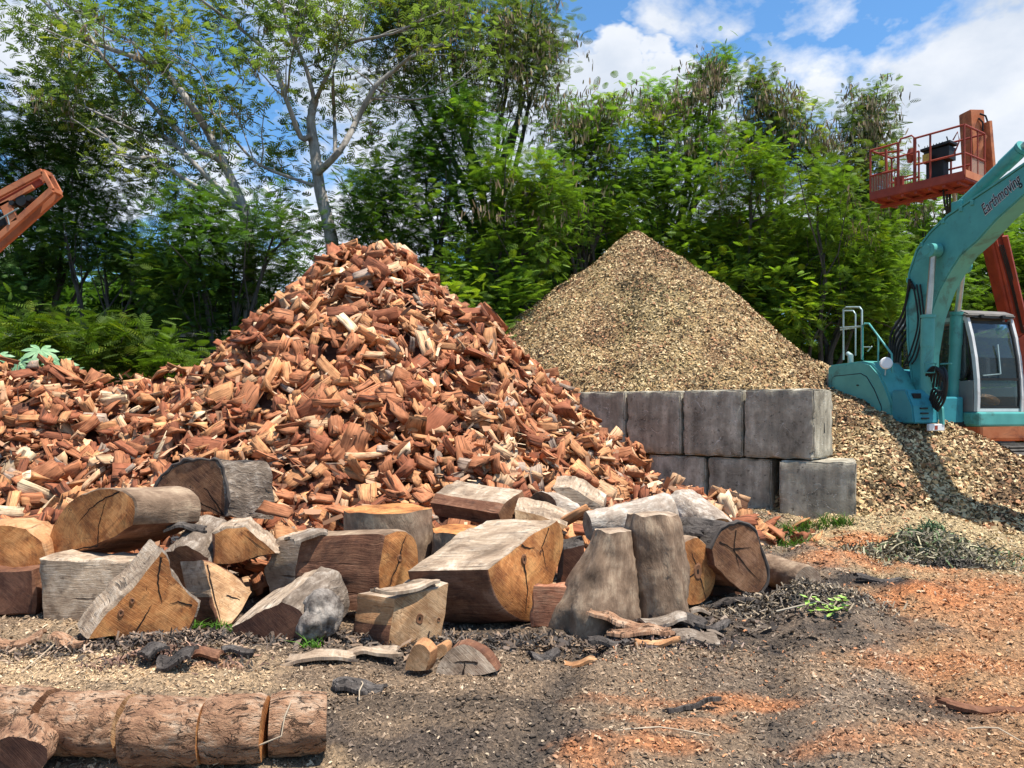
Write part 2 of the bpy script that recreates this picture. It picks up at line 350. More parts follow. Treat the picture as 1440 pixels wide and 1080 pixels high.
ck = N.mapr(N.math('ABSOLUTE', N.math('SUBTRACT', N.noise(N.vmath('MULTIPLY', tc, (1.3,1.3,1.3)), 1.6, 4, .5, 1.0), .5)), 0, .004, 1, 0)
col = N.mix(N.math('MULTIPLY', ck, .8), col, (.72,.70,.64))
N.put(b.inputs['Base Color'], col); b.inputs['Roughness'].default_value = .9
col = N.mix(1.0, col, (1.03,1.0,.93), 'MULTIPLY'); N.put(b.inputs['Base Color'], col)
bump(N, b, N.math('SUBTRACT', N.math('ADD', N.math('MULTIPLY', n3, .35), N.math('MULTIPLY', n, .8)), N.math('MULTIPLY', ck, .4)), .7, .02); M['concrete'] = m
# ground: colours come from the zones of the yard (tint) broken up by fine litter
m, N, b = new_mat('yard_ground'); t = N.n('ShaderNodeAttribute', attribute_name='tint').outputs['Color']
tc = N.n('ShaderNodeTexCoord').outputs['Object']
f1 = N.noise(tc, 26, 8, .72, .3); f2 = N.noise(tc, 90, 5, .7, .5); f3 = N.noise(tc, 3.5, 4, .6)
vo = N.n('ShaderNodeTexVoronoi', i_Vector=N.vmath('MULTIPLY', tc, (1, .6, 1)), i_Scale=75.0); vc = vo.outputs['Color']
k = N.ramp(N.math('ADD', N.math('MULTIPLY', f1, .5), N.math('MULTIPLY', f2, .5)), [(.36, (.35,.33,.31)), (.5, (.9,.9,.9)), (.64, (1.6,1.55,1.45))])
c = N.mix(1.0, t, k, 'MULTIPLY')
vs = N.n('ShaderNodeSeparateColor', i_Color=vc)
c = N.mix(N.mapr(vs.outputs[0], .72, .8, 0, .5), c, N.mix(1.0, t, (2.0,1.9,1.75), 'MULTIPLY'))
c = N.mix(N.mapr(vs.outputs[1], .75, .82, 0, .5), c, N.mix(1.0, t, (.3,.28,.28), 'MULTIPLY'))
N.put(b.inputs['Base Color'], c); b.inputs['Roughness'].default_value = .92
bump(N, b, N.math('ADD', N.math('ADD', f1, N.math('MULTIPLY', f2, .4)), N.math('MULTIPLY', vs.outputs[2], .3)), .9, .05); M['ground'] = m
# ------------------------------------------------------------------ heights
PW = np.array([4.21, 10.9])          # front right corner of the upper course of blocks
WT = R(36.8)
WL = np.array([-math.cos(WT), math.sin(WT)]); WN = np.array([-math.sin(WT), -math.cos(WT)])   # along the wall to the left, and out of its face
def gz(x, y):
    x = np.asarray(x, float); y = np.asarray(y, float)
    near = 1 - sstep(18, 40, np.hypot(x, y))
    h = (vfbm(x*0.9+5, y*0.9+3, 4)-0.5)*0.16 + (vfbm(x*5, y*5, 3)-0.5)*0.07
    # wheel ruts curving through the yard
    for k, (a, w) in enumerate(((0.0, .16), (1.05, .15), (-1.3, .12))):
        cx = 1.3 + a + 0.20*(y-3.5) + 0.025*(y-3.5)**2
        h = h - 0.045*np.exp(-((x-cx)/w)**2) + 0.022*np.exp(-((x-cx-w*1.7)/(w*.6))**2)
    for (px, py, rx, hh) in ((1300, 845, .35, .12), (1180, 860, .5, .10), (1120, 850, .5, .09), (300, 930, .9, .10), (1320, 755, .7, .22), (1220, 830, .4, .08), (910, 1050, .35, .05), (1150, 790, .6, .1)):
        d = 1870/(py-575); xx = (px-720)/F*d
        h = h + hh*np.exp(-(((x-xx)**2+(y-d)**2)/rx**2))
    q = np.stack([x-PW[0], y-PW[1]], -1); f = q@WN; a = q@WL
    h = h + .20*np.exp(-(f/.9)**2)*sstep(-2.2, -.6, a)*sstep(5, 3.5, a)
    return h*near
def chip_z(x, y):
    x = np.asarray(x, float); y = np.asarray(y, float)
    ax, ay = 2.91, 18.5; dx = x-ax; dy = y-ay; r = np.hypot(dx, dy); an = np.arctan2(dy, dx)
    sl = 0.80 + 0.09*np.clip(-dx/(r+.3), 0, 1) + .05*np.clip(dx/(r+.3), 0, 1) + 0.05*np.sin(an*3+1)*np.minimum(1, r/2)
    z = 6.08 - sl*np.sqrt(r*r+0.03) + (vfbm(x*1.0, y*1.0, 4)-.5)*0.62*np.minimum(1, r/1.5) + (vfbm(x*3.5, y*3.5, 2)-.5)*.12*np.minimum(1, r/.8)
    # spill in front of the digger
    ox, oy = 5.5, 14.5; s = (x-ox)*.69+(y-oy)*-.72; p = (x-ox)*-.72+(y-oy)*-.69
    rid = np.interp(s, [-4, -1, 0, 1.6, 2.3, 3.3, 6, 9], [.5, 1.9, 2.28, 1.92, 1.56, 1.08, .45, 0.1])
    z2 = rid - np.where(p > 0, .46*p, -1.0*p) + (vfbm(x*1.5+9, y*1.5, 3)-.5)*.25
    z = np.maximum(z, z2)
    # held back by the block wall
    q = np.stack([x-PW[0], y-PW[1]], -1); a = q@WL; f = q@WN
    front = sstep(-.25, 0.15, f)*sstep(-.95, -.55, a)
    lim = 1.93 + 1.25*np.maximum(0, -f-.75) + 3*np.maximum(0, -a-.3); z = np.where(a > -1.5, -np.log(np.exp(-z*6)+np.exp(-lim*6))/6, z)
    z = z*(1-front) - front*1.0
    return z - 0.05
def wood_z(x, y):
    x = np.asarray(x, float); y = np.asarray(y, float)
    dx = x+1.93; dy = y-12.5; r = np.sqrt(dx*dx+dy*dy)
    sl = .79 + .16*np.clip(dx/(r+.2), 0, 1); 
    z = 4.42 - sl*np.sqrt(r*r+.22) + np.where(dx < 0, .12*np.sin(np.clip(r, 0, 3)/3*math.pi), 0)
    z = np.minimum(z, 3.86)
    z = z + .30*np.exp(-((x+2.9)**2+(y-12.2)**2)/.35)
    rz = np.interp(x, [-14, -9, -7.5, -6.3, -5.3, -4.4, -3.2], [2.5, 2.5, 2.42, 2.22, 2.10, 2.25, 2.0])
    z2 = rz - .64*np.sqrt(np.maximum(0, (y-11.6))**2*1.4 + np.maximum(0, 11.6-y)**2) 
    z2 = np.where(x > -3.2, -1, z2)
    z3 = .80 - .55*np.hypot(x-2.0, (y-10.0)*1.1)          # low toe to the right
    z = np.maximum(np.maximum(z, z2), z3) + (vfbm(x*1.1+40, y*1.1, 4)-.5)*.6
    return z
# ------------------------------------------------------------------ yard zones
def gp(px, py):
    d = 1870.0/(py-575); return ((px-720)/F*d, d)
def zone_colour(x, y, rnd=None):
    """base colour of the litter at a place in the yard"""
    x = np.asarray(x, float); y = np.asarray(y, float)
    n = vfbm(x*1.3+3, y*1.3+8, 5); n2 = vfbm(x*3.1+31, y*3.1+2, 4); n3 = vfbm(x*7+1, y*7+5, 3)
    c = np.zeros(x.shape+(3,))
    mud = np.array([.125,.092,.068]); trk = np.array([.29,.21,.145]); tan = np.array([.47,.35,.19]); org = np.array([.54,.215,.085]); straw = np.array([.58,.40,.23]); dk = np.array([.055,.045,.038]); mix_ = np.array([.33,.225,.14])
    c[...] = mud
    def blend(c, col, w): return c*(1-w[..., None]) + col*w[..., None]
    # worn wheel track
    cx = 1.6 + 0.20*(y-3.5) + 0.03*(y-3.5)**2
    c = blend(c, trk, np.exp(-((x-cx-.2)/1.0)**2)*sstep(.35, .6, n2+.15)*.9)
    c = blend(c, mix_, sstep(.42, .62, n)*.75)
    for a_, w_ in ((0.0, .13), (1.05, .12), (-1.3, .10)):
        cc = 1.3+a_+0.20*(y-3.5)+0.025*(y-3.5)**2; c = blend(c, np.array([.10,.078,.06]), np.exp(-((x-cc-(n3-.5)*.1)/w_)**2)*sstep(.40, .58, n2+.1)*.7)
    # right: litter of orange and tan chips
    c = blend(c, np.array([.46,.255,.125]), sstep(-.3, 1.0, x-2.0-.28*(y-4)+(n-.5)*3)*.85)
    c = blend(c, tan, sstep(0, 1, (x-3.4-(n-.5)*3.2)*sstep(7.2, 8.6, y+(n2-.5)*2.0))*.95)
    c = blend(c, tan*1.03, sstep(9.3, 10.4, y+(n-.5)*2.5)*sstep(3.6, 4.4, x)*.95)
    for (px, py, rx, ry, s) in ((1300, 845, .42, .35, 1), (1235, 770, .6, .5, .9), (1200, 790, .5, .5, .7), (905, 1050, .36, .13, .75), (1000, 990, .75, .10, .55), (1070, 985, .3, .12, .5), (960, 1020, .4, .08, .5), (1290, 1035, .35, .12, .5), (1180, 1050, .3, .12, .5), (1380, 850, .9, .8, .45), (1250, 800, 1.0, .35, .6), (1340, 830, .8, .3, .6), (1340, 930, .7, .3, .5), (1430, 990, .5, .3, .5), (230, 960, .25, .15, .4), (300, 950, .2, .1, .4), (840, 1070, .2, .1, .6)):
        gx, gy = gp(px, py)
        q = np.sqrt(((x-gx)/rx)**2+((y-gy)/ry)**2)
        c = blend(c, org, sstep(1.25, .5, q+(n3-.5)*1.2+(n2-.5)*.8)*s)
    for (px, py, rx, ry, s) in ((100, 945, 1.1, .5, .8), (60, 1010, .5, .6, .6), (270, 975, .7, .25, .6), (30, 930, .8, .5, .7), (350, 1072, .9, .15, .5), (20, 900, .5, .5, .5)):
        gx, gy = gp(px, py)
        q = np.sqrt(((x-gx)/rx)**2+((y-gy)/ry)**2)
        c = blend(c, straw, sstep(1.3, .5, q+(n3-.5)*1.4)*s)
    for (px, py, rx, ry, s) in ((1220, 828, .7, .4, .95), (1310, 797, .7, .2, .9), (1190, 860, .5, .3, .6), (1100, 860, .8, .3, .5), (1010, 900, 1.0, .3, .5), (560, 990, 1.0, .2, .5), (1160, 895, .4, .2, .6), (600, 900, 2.2, .5, .6), (200, 905, 1.6, .4, .5), (900, 870, 1.2, .5, .5), (1300, 1000, .35, .2, .6)):
        gx, gy = gp(px, py)
        q = np.sqrt(((x-gx)/rx)**2+((y-gy)/ry)**2)
        c = blend(c, dk, sstep(1.3, .5, q+(n3-.5)*1.2)*s)
    far = sstep(17, 24, np.hypot(x, y)); c = blend(c, np.array([.06,.055,.035]), far)
    return c
# ------------------------------------------------------------------ ground sheet
def axis(segs):
    out = [segs[0][0]]
    for a, b, st in segs:
        n = max(1, int(round((b-a)/st))); out += list(a + (b-a)*np.arange(1, n+1)/n)
    return np.array(out)
gx_ = axis([(-600,-60,90),(-60,-12,6),(-12,-5,.25),(-5,7,.05),(7,12,.15),(12,60,6),(60,600,90)])
gy_ = axis([(-300,-20,70),(-20,2.5,1.5),(2.5,8,.04),(8,12,.07),(12,20,.4),(20,60,5),(60,900,105)])
def grid_mesh(name, gx, gy, zf, mat, cf, keep=None, parent=None):
    X, Y = np.meshgrid(gx, gy); Z = zf(X, Y); nx = len(gx)
    v = np.stack([X, Y, Z], -1).reshape(-1, 3)
    i = np.arange(len(gy)-1)[:, None]*nx + np.arange(nx-1)[None]
    q = np.stack([i, i+1, i+1+nx, i+nx], -1).reshape(-1, 4)
    if keep is not None: q = q[keep(X, Y, Z).reshape(-1)[q].any(1)]
    return mesh_np(name, v, 4, q, mat, attr=cf(X, Y).reshape(-1, 3), smooth=True, parent=parent)
ground = grid_mesh('ground', gx_, gy_, gz, M['ground'], zone_colour); tag(ground, kind='structure')
# ------------------------------------------------------------------ bent flakes
def flakes(name, pos, nrm, L, Wd, tint, mat, parent=None, lift=0.4, flat=1.0):
    """many small curled flakes, each two quads, lying on a surface with normal nrm"""
    n = len(pos); r = RNG
    rv = r.normal(size=(n, 3)); nn = nrm + r.normal(size=(n, 3))*lift; nn /= np.linalg.norm(nn, axis=1)[:, None]
    t = np.cross(nn, rv); t /= np.linalg.norm(t, axis=1)[:, None]; bb = np.cross(nn, t)
    L = np.asarray(L)[:, None]; Wd = np.asarray(Wd)[:, None]; cu = (r.random((n, 1))*.35)*L*flat
    sk = (r.random((n, 1))-.5)*Wd
    w2 = Wd*(.4+.8*r.random((n, 1)))
    v = np.stack([pos-t*L/2-bb*Wd/2, pos-t*L/2+bb*w2/2+t*sk, pos+nn*cu-bb*Wd/2, pos+nn*cu+bb*Wd/2, pos+t*L/2-bb*w2/2, pos+t*L/2+bb*Wd/2-t*sk], 1).reshape(-1, 3)
    k = np.arange(n)[:, None]*6
    q = np.concatenate([k+np.array([[0, 2, 3, 1]]), k+np.array([[2, 4, 5, 3]])], 1).reshape(-1, 4)
    return mesh_np(name, v, 4, q, mat, attr=np.repeat(tint, 6, 0), parent=parent)
def surf_normal(zf, x, y, e=.08):
    n = np.stack([-(zf(x+e, y)-zf(x-e, y))/(2*e), -(zf(x, y+e)-zf(x, y-e))/(2*e), np.ones_like(x)], -1)
    return n/np.linalg.norm(n, axis=1)[:, None]
def inview(x, y, z, m=60):
    px = 720+F*x/y; py = HOR-F*(z-EYE)/y
    return (px > -m) & (px < 1440+m) & (py > -m) & (py < 1080+m)
# litter on the ground
def litter(n, ya, yb, xa, xb, s0):
    y = ya + (yb-ya)*RNG.random(n)**1.0; x = xa+(xb-xa)*RNG.random(n); z = gz(x, y)
    k = inview(x, y, z, 150); x, y, z = x[k], y[k], z[k]; n = len(x)
    base = zone_colour(x, y); br = base.mean(1)
    u = RNG.random(n)[:, None]
    c = base*(.55+.95*RNG.random((n, 1)))
    wet = 1-sstep(.10, .24, br); pale = (RNG.random(n) < .16-.11*wet)[:, None]; dark = (RNG.random(n) < .28)[:, None]
    c = np.where(pale, c*.2+np.array([.50,.38,.25])*(.6+.5*RNG.random((n,1))), c); c = np.where(dark, c*.38, c)
    c = np.where((RNG.random(n) < .07*(x > .5))[:, None], np.array([.5,.22,.1])*(.7+.6*RNG.random((n,1))), c)
    L = s0*(.35+1.3*RNG.random(n)**2.5); Wd = L*(.14+.45*RNG.random(n)**1.8)
    kp = RNG.random(n) > wet*.35*(vfbm(x*2, y*2, 3) > .48); x, y, z, L, Wd, c = x[kp], y[kp], z[kp], L[kp], Wd[kp], c[kp]
    return np.stack([x, y, z+.006], -1), surf_normal(gz, x, y), L, Wd, c
parts = [litter(60000, 3.2, 5.4, -4.2, 4.2, .020), litter(75000, 5.2, 9.2, -6, 6.5, .028), litter(36000, 9, 13, 1.5, 9, .042)]
cat_ = [np.concatenate(a) for a in zip(*parts)]
lit = flakes('ground_litter', *cat_, M['chip'], lift=.55)
tag(lit, 'scatter of bark crumbs, shavings and chips covering the muddy ground', 'wood litter', kind='stuff')
# lumps and twigs in the mud
n = 9000; x = -5+11*RNG.random(n); y = 3.3+7.5*RNG.random(n)**1.2
k = vfbm(x*1.5+7, y*1.5, 3) > .5; x, y = x[k], y[k]; z = gz(x, y); kk = inview(x, y, z); x, y, z = x[kk], y[kk], z[kk]; n = len(x)
s = .007+.020*RNG.random(n)**3
oc = np.array([(1,0,0),(-1,0,0),(0,1,0),(0,-1,0),(0,0,1),(0,0,-1)], float); of = np.array([(0,2,4),(2,1,4),(1,3,4),(3,0,4),(2,0,5),(1,2,5),(3,1,5),(0,3,5)])
jit = 1+1.1*(RNG.random((n, 6, 1))-.5); sc3 = np.stack([.8+.8*RNG.random(n), .8+.8*RNG.random(n), .3+.3*RNG.random(n)], -1)
v = np.stack([x, y, z+.004], -1)[:, None] + oc[None]*jit*sc3[:, None]*s[:, None, None]
v = v.reshape(-1, 3); q = (np.arange(n)[:, None, None]*6+of[None]).reshape(-1, 3)
cl_ = zone_colour(x, y)*(.35+.4*RNG.random((n, 1)))
tag(mesh_np('mud_clods', v, 3, q, M['chip'], attr=np.repeat(cl_, 6, 0)), 'loose dark clods of mud strewn between the wheel ruts', 'mud clods', kind='stuff')

# ------------------------------------------------------------------ wood chip pile
def chip_col(x, y):
    n = vfbm(x*1.6, y*1.6, 4); n2 = vfbm(x*.7+9, y*.7, 3)
    a = np.array([.40,.27,.13]); b_ = np.array([.28,.17,.085]); g = np.array([.31,.26,.12])
    c = a + (b_-a)*sstep(.4, .65, n)[..., None]; return c + (g-c)*(sstep(.5, .7, n2)*.4)[..., None]
m, N, b = new_mat('chip_pile_body'); t = N.n('ShaderNodeAttribute', attribute_name='tint').outputs['Color']; tc = N.n('ShaderNodeTexCoord').outputs['Object']
vo = N.n('ShaderNodeTexVoronoi', i_Vector=tc, i_Scale=34.0); vs = N.n('ShaderNodeSeparateColor', i_Color=vo.outputs['Color'])
k = N.ramp(vs.outputs[0], [(0, (.28,.24,.22)), (.5, (.8,.78,.74)), (1, (1.5,1.45,1.35))])
N.put(b.inputs['Base Color'], N.mix(1.0, t, k, 'MULTIPLY')); b.inputs['Roughness'].default_value = .9
bump(N, b, N.math('ADD', vs.outputs[1], N.noise(tc, 30, 4, .6)), .9, .05); M['chip_body'] = m
chip_root = grid_mesh('wood_chip_pile', axis([(-4,9.8,.09)]), axis([(8,14,.07),(14,26,.14)]), chip_z, M['chip_body'], chip_col, keep=lambda X, Y, Z: Z > -.25)
tag(chip_root, 'tall pointed pile of tan wood chips heaped behind the concrete blocks', 'wood chip pile', kind='stuff')
n = 270000; x = -3+12.6*RNG.random(n); y = 8.2+14.5*RNG.random(n); z = chip_z(x, y)
nr = surf_normal(chip_z, x, y); vis = (nr[:, 0]*-x + nr[:, 1]*-y + nr[:, 2]*(EYE-z)) > -.15*np.hypot(x, y)
k = inview(x, y, z, 100) & vis & (z > gz(x, y)-.05) & (nr[:, 2] > .3); x, y, z, nr = x[k], y[k], z[k], nr[k]; n = len(x)
dp = sstep(.52, .68, vfbm(x*1.1+50, y*1.1+z*1.3, 4))[:, None]; c = chip_col(x, y)*(1-.45*dp); u = RNG.random((n, 1))*(1-.3*dp)+.3*dp; c = c*(.55+1.0*RNG.random((n, 1)))
c = np.where(u < .34, np.array([.62,.46,.25])*(.7+.5*RNG.random((n,1))), c); c = np.where(u > .80, c*.3, c); c = np.where((u > .5) & (u < .62), np.array([.40,.20,.10])*(.6+.7*RNG.random((n,1))), c)
L = (.022+.055*RNG.random(n)**2)*(1+.5*(1-sstep(.2, 2.2, z))); Wd = L*(.25+.45*RNG.random(n))
fl = flakes('surface_chips', np.stack([x, y, z+.01], -1), nr, L, Wd, c, M['chip'], parent=chip_root, lift=.6)
fl['kind'] = 'stuff'
# ------------------------------------------------------------------ concrete blocks
def block(a, row, lab, yaw=0.0, out=0.0, w=.955, seed=0, parts=True):
    """a: metres along the wall from its right end to the block's right edge"""
    o2 = PW + WL*(a+w/2) - WN*(.49) + WN*out; z0 = -.03 if row == 0 else .985
    bm = bmesh.new(); bmesh.ops.create_cube(bm, size=1)
    bmesh.ops.bevel(bm, geom=bm.edges[:], offset=.02, segments=2, affect='EDGES')
    bmesh.ops.subdivide_edges(bm, edges=[e for e in bm.edges if e.calc_length() > .3], cuts=14, use_grid_fill=True)
    for v in bm.verts:
        p = v.co.copy(); n_ = mn.noise(p*3+Vector((seed*7, 0, 0)))*.012 + mn.noise(p*11+Vector((seed*3, 5, 0)))*.009
        e = sorted([abs(abs(c)-.5) for c in p])[1]
        chipd = max(0, .055-e)*max(0, mn.noise(p*6+Vector((seed, 2, 8)))+.25)*2.2
        v.co = p*(1+n_-chipd)
    bmesh.ops.scale(bm, vec=(w, .98, 1.0), verts=bm.verts)
    me = bpy.data.meshes.new('concrete_block'); bm.to_mesh(me); bm.free(); me.materials.append(M['concrete'])
    me.polygons.foreach_set('use_smooth', [True]*len(me.polygons)); me.set_sharp_from_angle(angle=R(35))
    o = bpy.data.objects.new('concrete_block', me); COL.objects.link(o)
    o.location = (o2[0], o2[1], z0+.5); o.rotation_euler = (0, 0, -WT+yaw)
    return tag(o, lab, 'concrete block', 'concrete blocks of the retaining wall')
b1 = block(0, 1, 'big square grey concrete block at the right end of the upper course', 0, .0, 1.0, 1)
block(1.03, 1, 'dark stained concrete block second from the right in the upper course, scratched with pale lines', .01, -.02, .955, 2)
block(2.01, 1, 'concrete block third from the right in the upper course, partly behind the firewood', -.01, -.03, .955, 3)
block(2.99, 1, 'concrete block at the left end of the upper course, mostly hidden by the firewood', .0, -.02, .955, 4)
block(-.42, 0, 'sunlit pale concrete block at the right end of the lower course with a diagonal shadow', .24, .0, 1.0, 5)
block(.62, 0, 'shaded concrete block in the lower course, half under the two upper blocks', .01, -.06, .97, 6)
block(1.62, 0, 'concrete block of the lower course buried behind the foot of the firewood pile', 0, -.06, .97, 7)
# lifting slot cast into the end face of the right upper block
mb = MB(); Rb = Matrix.Rotation(-WT, 4, 'Z')
mb.add([(.502, -.02, -.14), (.502, .055, -.14), (.502, .03, 0.0), (.502, .0, .02)], [(0, 1, 2, 3)])
sl = mb.build('lifting_slot', M['black'], b1)

# ------------------------------------------------------------------ firewood
def fire_proto(rg):
    """one split billet: ragged wedge with fibrous faces; returns verts, quads/tris, uv per loop"""
    L = rg.uniform(.18, .42); k = rg.integers(0, 6)
    a, b_ = rg.uniform(.06, .20), rg.uniform(.03, .105)
    if k <= 1: base = [(-a*.6, -b_*.4), (a*.7, -b_*.5), (rg.uniform(-.3,.3)*a, b_*.8)]
    elif k == 2: base = [(-a*.6, -b_*.5), (a*.6, -b_*.4), (a*.5, b_*.5), (-a*.45, b_*.4)]
    elif k == 3: base = [(-a*.7, -b_*.15), (a*.7, -b_*.3), (a*.55, b_*.15), (-a*.6, b_*.25)]
    else:
        base = [(-a*.7, -b_*.3), (a*.7, -b_*.3), (a*.45, b_*.25), (0, b_*.55), (-a*.45, b_*.3)]
    base = [(x*(1+rg.uniform(-.15,.15)), y*(1+rg.uniform(-.2,.2))) for x, y in base]
    ring = []
    m_ = len(base); sub = 3
    for i in range(m_):
        p = np.array(base[i]); q = np.array(base[(i+1) % m_]); nn = np.array([q[1]-p[1], p[0]-q[0]]); nn = nn/np.linalg.norm(nn)
        for j in range(sub):
            t = j/sub; c = p+(q-p)*t
            if j: c = c + nn*rg.normal()*.0035
            ring.append(c)
    ring = np.array(ring); n = len(ring); ns = 4
    per = np.concatenate(([0], np.cumsum(np.linalg.norm(np.roll(ring, -1, 0)-ring, axis=1))))
    e0 = rg.normal(size=n)*.012; e1 = rg.normal(size=n)*.012
    sl0, sl1 = rg.uniform(-.25,.25), rg.uniform(-.25,.25); bow = rg.uniform(-.012,.012); tp = rg.uniform(.7,1.1); tw = rg.uniform(-.18,.18)
    V = []
    for s in range(ns):
        t = s/(ns-1); x = (t-.5)*L
        sc = 1+(tp-1)*t; an = tw*t; ca, sa = math.cos(an), math.sin(an)
        rr = ring*sc; rr = np.stack([rr[:,0]*ca-rr[:,1]*sa, rr[:,0]*sa+rr[:,1]*ca], -1)
        rr = rr + rg.normal(size=rr.shape)*(.003 if 0 < s < ns-1 else .002); rr[:,1] += bow*(1-(2*t-1)**2)
        xx = np.full(n, x)
        if s == 0: xx = xx + e0 + sl0*rr[:,0]
        if s == ns-1: xx = xx + e1 + sl1*rr[:,0]
        V.append(np.column_stack([xx, rr]))
    V = np.concatenate(V); f = []; uv = []
    for s in range(ns-1):
        for i in range(n):
            j = (i+1) % n; f.append((s*n+i, s*n+j, (s+1)*n+j, (s+1)*n+i))
            x0, x1 = s*L/(ns-1), (s+1)*L/(ns-1); uv += [(x0, per[i]), (x0, per[i+1]), (x1, per[i+1]), (x1, per[i])]
    caps = [list(range(n))[::-1], list(range((ns-1)*n, ns*n))]
    for c in caps:
        c0 = V[c].mean(0); V = np.vstack([V, c0]); ci = len(V)-1
        for i in range(n):
            a_, b2 = c[i], c[(i+1) % n]; f.append((a_, b2, ci))
            uv += [(V[q][1]*.35, V[q][2]*.35+.7) for q in (a_, b2, ci)]
    return V, f, np.array(uv)
rgp = np.random.default_rng(5); NPRO = 64
PRO = []
TINTS = [((.42,.165,.075),.31,'reddish brown'), ((.27,.09,.042),.22,'deep red'), ((.53,.25,.11),.26,'orange brown'), ((.56,.34,.19),.09,'pale tan'), ((.30,.22,.165),.07,'weathered grey'), ((.66,.49,.31),.025,'cream coloured')]
cum = np.cumsum([t[1] for t in TINTS])
for i in range(NPRO):
    V, f, uv = fire_proto(rgp); ti = int(np.searchsorted(cum, (i+.5)/NPRO*cum[-1]))
    t = np.array(TINTS[ti][0])*rgp.uniform(.8, 1.2)
    uv = uv + rgp.uniform(0, 20, 2); PRO.append((V, f, uv, t, ti))
def rot_mats(n, nr, rg):
    """long axis lying near the slope, random roll"""
    rv = rg.normal(size=(n, 3)); nn = nr + rg.normal(size=(n, 3))*.45; nn /= np.linalg.norm(nn, axis=1)[:, None]
    t = np.cross(nn, rv); t /= np.linalg.norm(t, axis=1)[:, None]; b_ = np.cross(nn, t)
    ro = rg.normal(0, .55, n)+np.pi*rg.integers(0, 2, n); c, s = np.cos(ro)[:, None], np.sin(ro)[:, None]
    y = b_*c+nn*s; z = -b_*s+nn*c
    return np.stack([t, y, z], -1)
rgw = np.random.default_rng(21)
n = 17000; x = -12+16.4*rgw.random(n); y = 7.0+7.5*rgw.random(n); z = wood_z(x, y); nr = surf_normal(wood_z, x, y)
den = .62+.38*rgw.random(n)
k = (z > gz(x, y)+.02) & inview(x, y, z, 130) & (rgw.random(n) < .9)
q = np.stack([x-PW[0], y-PW[1]], -1); k &= ~(((q@WN) < .18) & ((q@WL) > -.6))          # nothing inside the block wall
k &= (nr[:, 0]*-x + nr[:, 1]*-y + nr[:, 2]*(EYE-z)) > -.35*np.hypot(x, y)
x, y, z, nr = x[k], y[k], z[k], nr[k]
lay = rgw.uniform(-.20, .12, len(x)) + (vfbm(x*2.6+3, y*2.6, 2)-.5)*.42; z = z+lay
# strays round the toe and beside the blocks
ex = [(3.55,10.25,.05),(3.75,10.35,.06),(3.35,10.5,.05),(4.0,10.2,.05),(3.2,10.1,.06),(3.85,10.55,.12),(3.5,10.6,.16),(3.05,10.6,.1),(3.9,10.0,.04),(3.3,9.8,.05),(3.1,9.6,.05),(2.9,9.9,.1),(4.15,10.35,.05),(3.65,9.95,.05),
      (-5.1,7.7,.06),(-4.7,7.6,.06),(-5.3,7.5,.05),(-3.6,7.4,.06),(-2.9,7.3,.08),(-2.2,7.2,.1),(-1.2,7.4,.1),(-.6,7.3,.1),(-2.6,6.9,.35),(-2.35,6.9,.5),(-2.0,7.0,.55),(-1.85,6.8,.3),(-1.1,6.9,.6),(-.9,7.0,.45),(-.45,6.9,.3),(-.75,6.7,.2),(.15,7.3,.75),(.3,7.2,.6),(.55,7.2,.7),(.8,7.3,.6),(1.9,7.4,.1),(2.1,7.6,.1),(.4,6.7,.15),(-3.6,6.9,.2),(-3.9,6.7,.15),(-1.6,6.5,.1),(2.0,8.0,.4),(2.3,8.3,.3),(1.5,7.9,.75),(-3.1,7.1,.75),(-2.2,7.3,.75)]
ex = np.array(ex); x = np.append(x, ex[:, 0]); y = np.append(y, ex[:, 1]); z = np.append(z, ex[:, 2]); nr = np.vstack([nr, np.tile([0, 0, 1.0], (len(ex), 1))])
n = len(x); RM = rot_mats(n, nr, rgw); pid = rgw.integers(0, NPRO, n); scl = np.exp(rgw.normal(0, .26, n)).clip(.5, 1.6)*.84; scl[-len(ex):] = 1.0
allV = [ (RM[i] @ (PRO[pid[i]][0]*scl[i]).T).T + np.array([x[i], y[i], z[i]]) for i in range(n)]
# which billets show largest: a small depth buffer over the billets
Wb, Hb = 720, 540; zb = np.full(Wb*Hb, 1e9); ib = np.full(Wb*Hb, -1)
smp = []
for i in range(n):
    V = allV[i]; P2 = PRO[pid[i]]; nn_ = len(V)-2; ns_ = nn_//4
    t1 = V[:nn_].reshape(4, -1, 3); d1 = t1[:-1]*.5+t1[1:]*.5; mm = np.concatenate([V, d1.reshape(-1, 3), (t1+np.roll(t1, 1, 1)).reshape(-1, 3)/2, (t1*.6+t1.mean(1, keepdims=True)*.4).reshape(-1,3)])
    smp.append(mm)
cnt = np.array([len(s) for s in smp]); S = np.concatenate(smp); ID = np.repeat(np.arange(n), cnt)
U = ((720+F*S[:, 0]/S[:, 1])/2).astype(int); Vv = ((HOR-F*(S[:, 2]-EYE)/S[:, 1])/2).astype(int)
ok = (U >= 0) & (U < Wb) & (Vv >= 0) & (Vv < Hb); idx = Vv[ok]*Wb+U[ok]; dd = S[ok, 1]; II = ID[ok]
od = np.argsort(-dd, kind='stable'); ib[idx[od]] = II[od]
